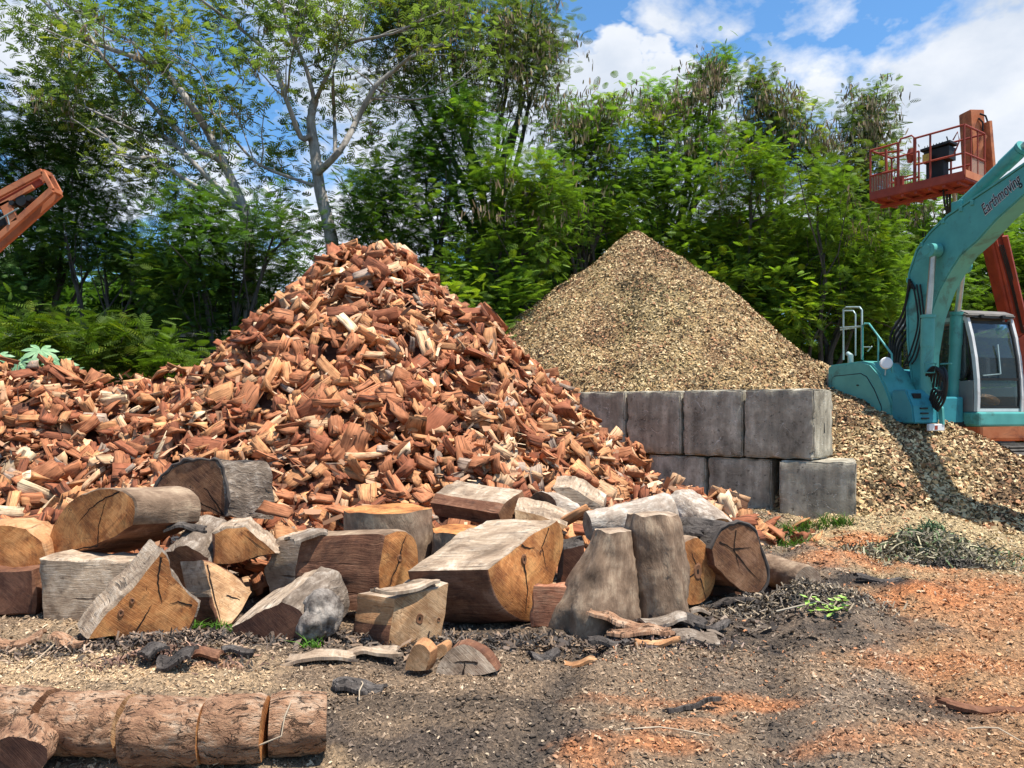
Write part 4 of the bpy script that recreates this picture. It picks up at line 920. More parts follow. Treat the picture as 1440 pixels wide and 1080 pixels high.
# ------------------------------------------------------------------ bark slabs and loose pieces in the front
def slab(cx, cy, L, Wd, yaw, mat, label, name='bark_slab', cat='bark slab', at=None, th=.022, curl=.5, lift=0.0, tiltx=0, tilty=0, seed=0, group='loose bark slabs in front of the chunks'):
    gx, gy = gp(cx, cy); nx, ny = 14, 8; V = []; o3 = Vector((seed*3.3, seed, 0))
    for side in (1, 0):
        for j in range(ny+1):
            for i in range(nx+1):
                u, v = i/nx-.5, j/ny-.5
                wl = 1+.35*mn.noise(Vector((u*4, seed, 0))); ll = 1+.30*mn.noise(Vector((v*7, seed+5, 0)))
                X, Y = u*L*ll, v*Wd*wl; Z = curl*Wd*(.25-v*v)*1.6 + mn.noise(Vector((X*9, Y*9, seed)))*.02 + .02*math.sin(u*5+seed)
                V.append(Vector((X, Y, Z + (th if side else 0))))
    n = (nx+1)*(ny+1); f = []; uv = []; ix = lambda s, i, j: s*n+j*(nx+1)+i
    for s in (0, 1):
        for j in range(ny):
            for i in range(nx):
                q = (ix(s,i,j), ix(s,i+1,j), ix(s,i+1,j+1), ix(s,i,j+1)); f.append(q if s == 0 else q[::-1])
    for i in range(nx): f.append((ix(0,i,0), ix(1,i,0), ix(1,i+1,0), ix(0,i+1,0))); f.append((ix(0,i,ny), ix(0,i+1,ny), ix(1,i+1,ny), ix(1,i,ny)))
    for j in range(ny): f.append((ix(0,0,j), ix(0,0,j+1), ix(1,0,j+1), ix(1,0,j))); f.append((ix(0,nx,j), ix(1,nx,j), ix(1,nx,j+1), ix(0,nx,j+1)))
    me = bpy.data.meshes.new(name); me.from_pydata([tuple(p) for p in V], [], f); me.materials.append(M[mat])
    l = me.uv_layers.new(name='uv'); us = [(V[q].x+seed, V[q].y+seed*.3) for a in f for q in a]; l.data.foreach_set('uv', np.array(us, np.float32).ravel())
    bm = bmesh.new(); bm.from_mesh(me); bmesh.ops.recalc_face_normals(bm, faces=bm.faces[:]); bm.to_mesh(me); bm.free()
    me.polygons.foreach_set('use_smooth', [True]*len(me.polygons)); me.set_sharp_from_angle(angle=R(45))
    o = bpy.data.objects.new(name, me); COL.objects.link(o); o.location = at if at is not None else (gx, gy, float(gz(gx, gy))+.01+lift); o.rotation_euler = (R(tiltx), R(tilty), R(yaw))
    return tag(o, label, cat, group)
slab(452,938,.42,.15,4,'w','flat grey slab of bark lying below the burl, left of a longer one', seed=1, curl=.4)
slab(515,930,.42,.13,10,'w','long grey slab of bark running up to the tan trapezoid block', seed=2, tilty=-5, curl=.3)
slab(505,968,.30,.14,-6,'b','dark curled piece of bark on the mud left of the half disc', seed=3)
slab(650,905,.36,.10,-8,'g','pale twisted strip of bark behind the half disc', seed=4)
slab(765,925,.20,.12,20,'b','small dark flake of bark on open mud in the centre', seed=5)
slab(815,925,.21,.11,5,'o','small orange piece of bark on open mud beside the bark heap', seed=6, curl=.3)
bh = [(870,898,.42,.18,-25,'k',.06,'reddish curved slab of bark at the left of the bark heap'),(905,872,.34,.16,10,'b',.07,'dark curled slab of bark against the foot of the upright stump'),
      (930,893,.36,.2,15,'g',.06,'blue grey slab of bark in the middle of the bark heap'),(900,908,.42,.15,-4,'k',.02,'long pinkish slab of bark lowest in the bark heap'),
      (965,885,.3,.17,-30,'b',.05,'brown slab of bark at the right of the bark heap'),(975,905,.34,.18,12,'g',.01,'folded grey slab of bark at the right front of the bark heap'),
      (855,915,.28,.08,8,'b',.02,'thin dark strip of bark at the left front of the bark heap'),(1000,888,.3,.12,25,'b',.02,'dark strip of bark beyond the right of the bark heap'),
      (925,918,.3,.07,-12,'o',.0,'thin pale orange strip in front of the bark heap'),(1010,850,.4,.07,0,'b',.02,'black strip of bark under the round orange log end'),(1045,853,.3,.06,-20,'b',.01,'black strip of bark under the half round log'),
      (985,862,.22,.1,20,'g',.02,'grey flake of bark beneath the round orange log end'),(170,905,.3,.1,35,'w',.05,'grey strip of bark leaning on the orange wedge'),(100,912,.28,.15,-10,'k',.03,'pinkish slab of bark left of the orange wedge'),
      (30,905,.3,.12,15,'k',.02,'pink tinged bark scrap at the far left'),(250,962,.22,.16,5,'b',.04,'dark curled bark scrap in the middle of the small scrap heap'),(215,955,.14,.12,60,'b',.07,'upright dark bark scrap at the left of the small scrap heap'),(290,950,.2,.09,-10,'s',.02,'reddish bark scrap at the right of the small scrap heap'),
      (335,940,.2,.07,12,'b',.01,'black bark sliver below the dark quarter log'),(1235,832,.4,.10,-3,'b',.0,'black flat strip lying in the wet patch on the right'),(1390,1000,.5,.05,-12,'s',.0,'curved brown root strip at the right edge'),(975,1000,.3,.03,10,'b',.0,'thin dark root in the centre track')]
for i, (cx, cy, L, Wd, yw, mt, lf, lb) in enumerate(bh): slab(cx, cy, L, Wd, yw, mt, lb, seed=10+i, lift=lf, tiltx=RNG.uniform(-14, 14), tilty=RNG.uniform(-8, 8))
chunk('wood_disc', 'half disc of brown wood standing in the mud in front of the trapezoid block', 'half disc', [(612,948),(618,930),(632,913),(650,905),(668,910),(688,926),(700,944),(682,950),(640,952)], 'SSSSSSsss', 5.0, -8, (.03,.12,0), 'cut_grey', pith=(652,950), ref=(640,952), group='loose cut pieces', seed=31, pitch=12, cracks=(((652,948),(652,938),(653,930)),((672,932),(655,930),(638,931))))
chunk('wood_offcut', 'pale upright offcut beside the half disc', 'offcut', [(568,944),(572,925),(582,908),(596,906),(604,918),(598,942)], 'OOOOoo', 5.05, -15, (.03,.1,0), 'cut_tan', group='loose cut pieces', seed=32, ref=(568,944))
chunk('wood_offcut', 'small pink offcut between the half disc and the trapezoid block', 'offcut', [(604,930),(612,910),(628,905),(630,920),(612,932)], 'OOOoo', 5.3, 5, (.03,.1,0), 'cut_tan', group='loose cut pieces', seed=33, ref=(604,930))
# ------------------------------------------------------------------ the row of sawn logs at the lower left
FG = 'sawn log rounds in a row at the lower left'
def gl(px, dep, zc): return Vector(((px-720)/F*dep, dep, zc))
logp('log_round', 'rounded bark covered log butt with a dark hollow at the lower left corner', 'log', gl(-75,3.95,.145), gl(66,3.9,.15), .165, .155, 'k', 'cut_brown', FG, 41, rough=1.5)
logp('log_round', 'reddish log round second from the left in the front row', 'log', gl(76,3.86,.15), gl(181,3.83,.152), .15, .156, 'k', 'cut_tan', FG, 42, rough=1.3)
logp('log_round', 'silvery barked log round third from the left in the front row', 'log', gl(183,3.76,.152), gl(290,3.77,.15), .160, .156, 'k', 'cut_orange', FG, 43, rough=1.3)
logp('log_round', 'log round fourth from the left, joined end to end with its neighbour', 'log', gl(291,3.78,.15), gl(374,3.80,.148), .154, .152, 'k', 'cut_orange', FG, 44, rough=1.3)
logp('log_round', 'log round with a bright peeled top at the right end of the front row', 'log', gl(380,3.84,.145), gl(459,3.90,.14), .15, .142, 'k', 'cut_tan', FG, 45, rough=1.3)
chunk('log_round', 'dark open end of a hollow log at the bottom left corner', 'log', circ(28,1066,42,32,14), 'K'*14, 3.55, -10, (-.1,.28,0), 'cut_dark', group=FG, seed=46, ref=(28,1098))

slab(690,900,.36,.12,28,'w','torn grey strip of bark lying on top of the big centre quarter log', seed=60, at=P(694,770,6.32)+Vector((0,0,.0)), curl=.3, tiltx=4)
slab(690,900,.26,.10,-10,'g','short grey bark piece beside the torn strip on the centre quarter log', seed=61, at=P(735,757,6.45), curl=.3)
slab(690,900,.46,.09,25,'w','narrow bark strip along the top edge of the tan trapezoid block', seed=62, at=P(572,829,5.62)+Vector((0,0,.0)), curl=.35)
slab(690,900,.30,.15,40,'g','ragged silver bark on the left end of the large squared block', seed=63, at=P(432,757,6.25), curl=.5)
slab(690,900,.34,.14,-20,'b','dark bark shell hanging over the round orange log end', seed=64, at=P(960,752,6.95), curl=.7)
slab(690,900,.3,.12,15,'b','dark bark strip lying on the mottled log', seed=65, at=P(262,745,6.75), curl=.5)
# ------------------------------------------------------------------ foliage
rgt = np.random.default_rng(77)
def spray_template(nk=7, w=.034, pl=.13):
    """feathery compound leaf, unit length along +x, arching down at the tip"""
    V = []
    for k in range(nk):
        t = (k+.8)/nk; x = t*.95; z = -.28*t*t
        ll = pl*2.2*math.sin(math.pi*(.18+.74*t)); 
        for s in (-1, 1):
            dx = .55*ll; dy = s*ll*.85; dz = -.25*ll
            V += [(x-w, 0, z), (x+w, 0, z), (x+dx+w*.7, dy, z+dz), (x+dx-w*.7, dy, z+dz)]
    return np.array(V)
TPL = spray_template(7, .040, .17); TPLO = spray_template(4, .085, .20); TPLC = spray_template(4, .10, .20)
def sprays(pos, dr, size, tint, tpl=TPL):
    """oriented copies of the template; returns verts and tint per vertex"""
    n = len(pos); d = dr/np.linalg.norm(dr, axis=1)[:, None]
    up = np.tile([0, 0, 1.0], (n, 1)) + rgt.normal(size=(n, 3))*.42
    b_ = np.cross(up, d); b_ /= np.linalg.norm(b_, axis=1)[:, None]+1e-9; c = np.cross(d, b_)
    A = np.stack([d, b_, c], -1)*np.asarray(size)[:, None, None]
    V = np.einsum('nij,kj->nki', A, tpl)+pos[:, None]
    return V.reshape(-1, 3), np.repeat(tint, len(tpl), 0)
def blob_clusters(c, rx, rz, ry=None, dens=1.0, n=None, csz=.34):
    """cluster centres spread through an uneven crown lobe"""
    ry = ry or (rx+rz)/2*.9
    n = n or max(6, int(rx*rz*ry*dens*28)+10)
    v = rgt.normal(size=(n, 3)); v /= np.linalg.norm(v, axis=1)[:, None]; r = rgt.random(n)**.42
    q = v*r[:, None]; lump = 1+.35*(vfbm(v[:, 0]*2.2+c[0], v[:, 2]*2.2+c[1]+v[:, 1]*2, 2)-.5)*2
    return np.array(c)+q*lump[:, None]*np.array([rx, ry, rz]), q
def foliage(clus, out, per, csz, base, size, droop=.1, tpl=TPL, var=.28, yel=.12):
    n = len(clus); cb = base*(1+var*rgt.normal(size=(n, 1))).clip(.5, 1.7)
    hue = rgt.random((n, 1)); cb = cb*np.where(hue < yel, np.array([1.7, 1.35, .8]), 1.0)
    pos = np.repeat(clus, per, 0); m = len(pos); o = np.repeat(out, per, 0)
    d = rgt.normal(size=(m, 3)); d[:, 2] = np.abs(d[:, 2])*.35-droop; d = d + o*.7
    pos = pos + rgt.normal(size=(m, 3))*csz*.5
    t = np.repeat(cb, per, 0)*(.8+.4*rgt.random((m, 1)))
    return sprays(pos, d, size*(.7+.6*rgt.random(m)), t.clip(.004, .9), tpl)
def mkcrown(name, V, T, mat, parent, origin):
    V = V-np.array(origin)
    return mesh_np(name, V, 4, np.arange(len(V)), mat, attr=T, parent=parent)
def podset(pos, per=9, ln=.17):
    m = len(pos)*per; p = np.repeat(pos, per, 0)+rgt.normal(size=(m, 3))*.10; p[:, 2] -= .05
    L = ln*(.6+.7*rgt.random(m)); a = rgt.random(m)*np.pi; w = .016+.01*rgt.random(m)
    dx = np.stack([np.cos(a)*w, np.sin(a)*w, a*0], -1); dn = np.stack([rgt.normal(size=m)*.25*L, rgt.normal(size=m)*.25*L, -L], -1)
    V = np.stack([p-dx*.5, p+dx*.5, p+dn*.6+dx, p+dn*.6-dx, p+dn*.6-dx, p+dn*.6+dx, p+dn+dx*.4, p+dn-dx*.4], 1).reshape(-1, 3)
    c = np.array([.24,.17,.095])*(.5+1.1*rgt.random((m, 1))); c = np.where(rgt.random((m, 1)) < .3, np.array([.17,.17,.07]), c)
    return V, np.repeat(c, 8, 0)
DK = np.array([.066,.125,.026]); MD = np.array([.135,.220,.036]); BR = np.array([.180,.285,.040]); GY = np.array([.140,.185,.062])
def pathpts(pts, dep, wob=.0, k=3):
    """limb drawn from bearings; depth drifts along it"""
    o = []
    for i, q in enumerate(pts):
        dd = dep + (q[2] if len(q) > 2 else wob*mn.noise(Vector((q[0]*.02, q[1]*.02, dep)))*1.0)
        o.append(P(q[0], q[1], dd))
    r = []
    for i in range(len(o)-1):
        a, b_ = o[i], o[i+1]; p0 = o[max(0, i-1)]; p3 = o[min(len(o)-1, i+2)]
        for j in range(k):
            t = j/k; r.append(.5*((2*a)+(-p0+b_)*t+(2*p0-5*a+4*b_-p3)*t*t+(-p0+3*a-3*b_+p3)*t**3))
    r.append(o[-1]); return r
def limb(mb, a, b_, r0, r1, seed=0, n=7):
    a, b_ = Vector(a), Vector(b_); pts = []; L = (b_-a).length
    for i in range(n+1):
        t = i/n; p = a.lerp(b_, t); w = math.sin(math.pi*t)*L*.10
        pts.append(p+Vector((mn.noise(Vector((t*2.5, seed, 0))), mn.noise(Vector((t*2.5, seed, 5))), abs(mn.noise(Vector((t*2, seed, 9))))))*w)
    mb.tube(pts, [r0+(r1-r0)*i/n for i in range(n+1)], 7); return pts
def dense_tree(label, base_px, dep, blobs, col, name='tree', group='dense green trees behind the piles', per=24, size=.25, pods=(), tr=.14, trmat='trunk_dark', podn=9, dens=1.0, csz=.5, lean=0, cat='tree'):
    gx = (base_px-720)/F*dep; g = Vector((gx, dep, float(gz(gx, dep))-.05)); root = empty(name, g, label, cat, group)
    mb = MB(); VV, TT = [], []
    cs = [(P(b[0], b[1], dep+(b[4] if len(b) > 4 else rgt.uniform(-.8,.8))), b[2]*dep/F, b[3]*dep/F, b) for b in blobs]
    top = max(c[0].z for c in cs); cx = sum(c[0].x for c in cs)/len(cs); hub = Vector((gx*.6+cx*.4, dep, max(.8, min(c[0].z for c in cs)*.55)))
    limb(mb, g, hub, tr, tr*.75, base_px)
    for i, (c, rx, rz, b) in enumerate(cs):
        pts = limb(mb, hub, c, tr*.55, .02, base_px+i*3)
        for k in range(4):
            e = c + Vector(rgt.normal(size=3)*np.array([rx, rx, rz])*.55); limb(mb, pts[rgt.integers(3, 7)], e, .025, .008, i*7+k, 4)
        cl, q = blob_clusters(c, rx, rz, dens=dens*(b[5] if len(b) > 5 else 1)); V, T = foliage(cl, q, per, csz, col*rgt.uniform(.8, 1.25), size); VV.append(V); TT.append(T)
    mb.build('trunk', M[trmat], root, smooth=True).location = -g
    root.children[0].location = (-g.x, -g.y, -g.z)
    mkcrown('crown', np.concatenate(VV), np.concatenate(TT), M['leaf'], root, g)
    if pods:
        pp = []
        for (px, py, rx, ry, n) in pods:
            c = P(px, py, dep-.3); k = int(n); pp.append(np.array(c)+rgt.normal(size=(k, 3))*np.array([rx*dep/F*.55, .5, ry*dep/F*.55]))
        V, T = podset(np.concatenate(pp), podn); o = mkcrown('seed_pods', V, T, M['pod'], root, g); o['kind'] = 'stuff'
    return root
def open_tree(label, dep, limbs, twig_n, col, leafd=1.0, pods=0, group='tall open crowned trees on the left', top_fol=()):
    """tree whose pale limbs show; limbs: (points, r0, r1); twigs with sprays on their outer parts"""
    b0 = limbs[0][0][0]; g = P(b0[0], b0[1], dep); gx = g.x; g.z = float(gz(gx, dep))-.05; root = empty('open_crowned_tree', g, label, 'tree', group)
    mb = MB(); ends = []; allp = []
    for i, (pts, r0, r1) in enumerate(limbs):
        pp = pathpts(pts, dep, 1.6 if i else 0.0)
        if i == 0: pp = [g]+pp
        n = len(pp); mb.tube(pp, [r0+(r1-r0)*k/(n-1) for k in range(n)], 9)
        for k in range(1, n): allp.append((pp[k], (pp[k]-pp[k-1]).normalized(), k/n, i, r0+(r1-r0)*k/n))
    cand = [a for a in allp if a[3] > 0 and a[2] > .22]
    cl = []
    for k in range(twig_n):
        p, d, t, i, r = cand[rgt.integers(0, len(cand))]
        dd = (d*.8+Vector(rgt.normal(size=3)*np.array([.8,.8,.6]))+Vector((0, 0, .15))).normalized(); L = rgt.uniform(.5, 1.5)
        e = p+dd*L; q = limb(mb, p, e, min(r*.6, .022), .006, k, 4); cl += [np.array(e), np.array(q[3])+rgt.normal(size=3)*.1]
        if rgt.random() < .6:
            e2 = e+Vector(rgt.normal(size=3)*.35); limb(mb, q[3], e2, .009, .004, k+99, 3); cl.append(np.array(e2))
    mb.build('trunk', M['trunk'], root, smooth=True).location = (-g.x, -g.y, -g.z)
    cl = np.array(cl); keep = rgt.random(len(cl)) < leafd; cl = cl[keep]
    V, T = foliage(cl, rgt.normal(size=cl.shape)*.3, 14, .42, col, .22, droop=.3, var=.3, yel=.16, tpl=TPLO); VV, TT = [V], [T]
    for (px, py, rx, ry, dn) in top_fol:
        c, q = blob_clusters(P(px, py, dep+rgt.uniform(.6, 2.2)), rx*dep/F, ry*dep/F, dens=.42*dn); V, T = foliage(c, q, 15, .5, col, .23, droop=.25, tpl=TPLO); VV.append(V); TT.append(T)
        mbx = c[:, :]
    mkcrown('crown', np.concatenate(VV), np.concatenate(TT), M['leaf'], root, g)
    if pods:
        pc = cl[rgt.integers(0, len(cl), pods)]; 
        o = mkcrown('seed_pods', *podset(pc, 7), M['pod'], root, g); o['kind'] = 'stuff'
    return root
open_tree('tall tree with a pale grey trunk rising left of the firewood peak', 19, [
    ([(470,365,0),(463,320,0),(450,267,0),(442,207,.2),(437,167,.3),(443,140,.4)], .17, .10),
    ([(445,245,0),(477,213),(500,173),(527,123),(557,97),(582,78),(640,55)], .09, .025),
    ([(448,262,0),(430,257,0),(367,233),(333,200),(300,160),(283,133),(233,83),(200,40)], .045, .012),
    ([(437,190,0),(423,193,0),(403,140),(377,77),(333,37),(283,0),(250,-30)], .075, .02),
    ([(443,145,.3),(430,95),(405,40),(398,0),(390,-40)], .06, .015),
    ([(443,143,.3),(463,100),(487,63),(553,47),(600,25),(650,5)], .055, .015),
    ([(472,222,0),(470,160),(468,110),(473,60),(455,0),(450,-40)], .055, .015),
    ([(405,130,0),(410,80),(425,30),(432,-10)], .03, .01), ([(487,63,.2),(510,20),(530,-20)], .03, .01), ([(527,123,.2),(570,140),(620,130),(660,100)], .03, .01),
    ], 85, GY*1.0, .60, 80, top_fol=[(440,20,120,40,.3),(560,20,80,50,1.1),(560,130,50,45,.6),(380,20,70,40,.25),(330,60,50,40,.3),(300,230,60,30,.3),(420,190,40,40,.4),(500,290,50,45,1.3),(520,220,40,40,.7),(410,310,40,35,.7),(390,240,40,40,.3),(480,130,50,50,.25),(330,130,40,50,.15),(440,340,60,25,1.0)])
open_tree('tall leaning tree whose long bare limbs fan out to the upper left', 18, [
    ([(352,420,0),(348,330,0),(343,290,0)], .17, .13),
    ([(343,292,0),(323,247,0),(293,187),(263,140),(233,103),(207,87),(140,63),(100,40),(60,0)], .11, .03),
    ([(340,285,0),(313,230,0),(280,210),(233,167),(200,133),(160,97),(140,73),(110,20)], .085, .02),
    ([(340,290,0),(330,287,0),(283,240),(260,217),(233,193),(200,187),(160,170),(120,150)], .07, .02),
    ([(338,292,0),(320,287,0),(267,257),(217,223),(180,220),(133,180),(90,170)], .07, .02),
    ([(220,90,0),(187,60),(133,30),(93,7),(70,-20)], .035, .012),
    ([(263,140,0),(230,120),(228,170),(232,195)], .02, .008), ([(300,160,0),(280,100),(250,80),(230,60)], .02, .008),
    ([(313,230,0),(310,170),(305,120),(275,70)], .018, .006), ([(360,235,0),(330,150),(318,115)], .018, .006),
    ], 62, GY*1.05, .6, 50, top_fol=[(60,40,90,60,1.3),(170,20,90,40,.9),(120,110,70,40,.9),(40,120,60,50,1.3),(230,50,50,50,.45),(290,10,50,30,.2),(160,180,50,30,.7),(180,130,40,30,.4),(210,250,60,30,.7),(290,310,60,35,.5),(240,200,40,30,.15),(100,180,60,50,.8)])
T = dense_tree
T('dark bushy tree at the far left, behind the end of the orange conveyor', 40, 20.5, [(60,190,90,60),(20,270,80,70),(120,250,70,55),(150,320,75,55),(60,350,90,60),(10,400,60,60),(130,130,50,30)], DK*.95, trmat='trunk_dark', size=.25)
T('dark low tree between the far left tree and the leaning tree', 130, 18.5, [(150,350,50,30,0,.5),(200,370,50,45,0,.7),(30,440,60,40),(215,430,40,40,0,.7),(90,330,50,30,0,.6)], DK*.95, size=.25)
T('dark green tree in front of the leaning tree, left of the peak', 320, 17.3, [(270,330,75,45),(330,360,85,50),(300,430,85,60),(240,400,55,50),(390,400,45,55),(385,330,45,35),(330,500,60,40),(260,290,30,20)], DK*.95, size=.25)
T('bright ferny shrub growing just behind the left firewood ridge', 200, 14.6, [(200,508,80,22),(120,498,60,22),(250,522,45,16),(50,480,50,22),(160,478,50,20)], BR*.5, tr=.05, name='shrub', cat='shrub', size=.30, dens=2.2, group='shrubs')
T('tall dark tree in the centre, behind the firewood peak', 620, 19.5, [(600,250,80,60),(560,320,60,55),(640,190,75,55),(680,290,60,60),(600,340,70,50),(500,320,40,45),(520,270,35,35)], DK*1.25, tr=.2, size=.25)
T('tall tree hung with brown seed pods in the upper centre', 700, 21, [(640,60,85,50),(720,50,65,50),(570,30,70,40),(740,115,50,45),(660,130,70,40),(560,110,60,40,0,.7),(620,-10,90,40),(770,60,28,40,0,.8),(750,0,45,30)], GY*.95, tr=.2, pods=[(720,60,70,50,130),(640,70,90,50,110),(760,130,45,35,50),(600,20,80,40,60),(650,180,60,30,20)], dens=.62, size=.25, csz=.6)
T('bright green tree drooping between the two piles', 700, 18.6, [(700,380,55,60),(740,330,55,60),(680,440,45,40),(770,270,55,45),(720,250,50,40),(640,400,35,40),(730,450,40,30)], BR*.8, pods=[(770,300,60,50,14),(700,290,40,40,8)])
T('broad green tree left of the chip peak', 830, 20.5, [(820,220,65,50),(790,290,60,55),(860,260,55,50),(845,165,45,28,0,.7),(800,180,40,30,0,.7),(870,320,50,50),(770,370,40,40)], MD*1.15, pods=[(820,175,70,25,60),(790,260,60,50,25),(850,140,40,15,26)])
T('tall green tree straight behind the chip peak, with pod hung tips above its crown', 930, 21.5, [(925,200,65,50),(960,260,75,55),(910,290,60,55),(990,120,20,30,0,.55),(965,150,22,26,0,.5),(915,140,22,22,0,.6),(1000,190,50,35),(1010,95,12,16,0,.6)], MD*1.15, pods=[(990,115,24,36,45),(960,145,26,20,26),(910,150,30,25,28),(960,215,70,40,50),(1000,90,12,18,10)])
T('dense green tree right of the chip peak', 1030, 19.8, [(1040,300,75,60),(1000,350,60,55),(1080,360,65,55),(1060,240,60,40),(1010,420,60,40),(960,360,45,45)], BR*.72, pods=[(1040,250,60,40,24)])
T('tall tree with a brown tipped round top right of centre', 1090, 22, [(1085,150,40,32,0,.8),(1060,120,20,18,0,.8),(1115,170,30,28,0,.8),(1100,220,55,40),(1060,200,50,35),(1150,230,50,35,0,.8)], GY*1.0, pods=[(1080,140,45,30,65),(1110,190,50,30,40),(1160,190,25,20,24)])
T('bright green tree low on the right, over the end of the chip pile', 1150, 19.2, [(1150,340,70,60),(1110,430,60,50),(1190,420,65,60),(1210,340,55,50),(1150,280,55,40),(1080,470,60,40),(1240,400,50,60)], BR*.78, pods=[(1200,300,60,40,14)])
T('slender brown tipped tree just left of the lift basket', 1215, 23, [(1215,170,30,28,0,.8),(1230,140,18,16,0,.8),(1200,215,40,35,0,.8),(1240,210,28,28,0,.6),(1180,260,50,35),(1235,270,50,40)], GY*1.0, pods=[(1222,160,32,35,60),(1210,220,45,35,50)])
T('green tree behind the digger boom', 1290, 21.5, [(1280,330,55,50),(1260,420,60,60),(1320,400,50,60),(1300,290,45,35,0,.7),(1230,480,60,50),(1330,470,45,40)], MD*1.1, pods=[(1280,300,50,30,20)])
T('green tree behind the cab at the right edge', 1410, 23.5, [(1410,400,60,50),(1450,350,60,50,0,.8),(1380,440,50,40),(1450,440,60,60),(1365,370,35,35,0,.7),(1500,400,60,80)], BR*.7)
T('dark shrubby tree low behind the end of the chip pile', 1120, 17.8+3, [(1090,520,60,35),(1150,500,55,40),(1040,480,50,40),(1200,510,50,40)], DK*1.2)
T('shrub behind the foot of the chip pile on its left', 720, 17.6, [(700,480,40,30),(740,420,35,40),(640,450,40,50)], MD, tr=.05, name='shrub', cat='shrub', group='shrubs')
# dark wood further back: one mass
bl = []
for i in range(150):
    px = rgt.uniform(-300, 1750); dp = rgt.uniform(24, 33); py = 575-rgt.uniform(0, 1)**1.3*(250 if px > 520 else 150); bl.append((P(px, py, dp), rgt.uniform(1.2, 2.2)))
VV, TT = [], []
for c, r in bl:
    cl, q = blob_clusters(c, r, r*.8, n=46); V, t_ = foliage(cl, q, 7, .9, DK*1.05, .75, tpl=TPLC, yel=.05); VV.append(V); TT.append(t_)
wd = mesh_np('background_wood', np.concatenate(VV), 4, np.arange(sum(len(v) for v in VV)), M['leaf'], attr=np.concatenate(TT))
tag(wd, 'dim continuous undergrowth and wood filling the view behind all the trees', 'wood', kind='stuff')
# grey shed glimpsed through the leaves on the left
sh = empty('shed', P(150, 575, 24) - Vector((0, 0, EYE)), 'low grey shed glimpsed through the trees on the left', 'shed')
g0 = sh.location.copy()
mb = MB(); mb.box((-5, 0, 0), (4.5, 4, 4.0)); mb.build('wall', m_obj('grimy_shed_wall', (.16,.16,.15), (.42,.41,.38), 1.2, .9, .3), sh)
mb = MB()
for k in range(40): x0 = -5.4+k*.26; mb.add([(x0,-.5,4.0),(x0+.13,-.5,4.06),(x0+.26,-.5,4.0),(x0,4.4,4.7),(x0+.13,4.4,4.76),(x0+.26,4.4,4.7)], [(0,1,4,3),(1,2,5,4)])
mb.box((-5.4,-.52,3.86),(5,-.48,3.99)); mb.build('roof', m_obj('pale_sheet_roof', (.4,.38,.34), (.62,.6,.55), 2, .6, .1), sh)
for x0 in (-3.6, -.5, 2.0):
    mb = MB(); mb.box((x0, -.03, 1.4), (x0+1.2, -.003, 2.6)); w_ = mb.build('window', M['black'], sh)
# ------------------------------------------------------------------ big leaved plant behind the left ridge
pr = P(60, 575, 13.4); pr.z = 0
pl = empty('castor_plant', pr, 'young plant with big pale star shaped leaves behind the left firewood ridge', 'plant')
mb = MB(); lm = MB(); m_star, N, b = new_mat('pale_green_leaf'); tc = N.n('ShaderNodeTexCoord').outputs['Object']
N.put(b.inputs['Base Color'], N.ramp(N.noise(tc, 8, 3), [(.35, (.13,.26,.12)), (.65, (.27,.42,.22))])); b.inputs['Roughness'].default_value = .45
stemc = pl.location
for i, (px, py, tilt, sz) in enumerate(((28,508,50,.34),(57,492,42,.36),(84,512,48,.36),(-2,500,40,.3),(58,516,20,.25),(105,520,30,.22),(12,525,30,.24))):
    c = P(px, py, 13.3+.15*math.sin(i*2))-stemc
    mb.tube([(0,0,1.6),(c.x*.5, c.y*.5+.05, c.z*.75), (c.x, c.y, c.z)], [.016,.011,.007], 6)
    yaw = rgt.uniform(-40, 40); Mx = Matrix.Translation(c) @ Matrix.Rotation(R(yaw), 4, 'Z') @ Matrix.Rotation(R(tilt), 4, 'X')
    lf = MB()
    for k in range(8):
        an = R(-90+(k-3.5)*41); L = sz*(1.0-.06*abs(k-3.5)**1.2); d = Vector((math.cos(an), math.sin(an), 0)); s = Vector((-d.y, d.x, 0)); w = L*.17
        pts = [Vector((0,0,0)), d*L*.35-s*w*.8, d*L*.7-s*w, d*L, d*L*.7+s*w, d*L*.35+s*w*.8]
        for q in pts: q.z -= (q.length**2)*.9
        mid = d*L*.6; mid.z = -(mid.length**2)*.9-.02
        v = [Mx @ q for q in pts]+[Mx @ mid]; lf.add(v, [(0,1,6),(1,2,6),(2,3,6),(3,4,6),(4,5,6),(5,0,6)])
    lf.build('leaf', m_star, pl)
mb.tube([(0,0,-.02),(.03,.0,.9),(0,0,1.65)], [.03,.024,.018], 7); mb.build('stem', M['leaf'] if False else m_obj('green_stem', (.12,.2,.08), (.2,.28,.12), 6), pl)
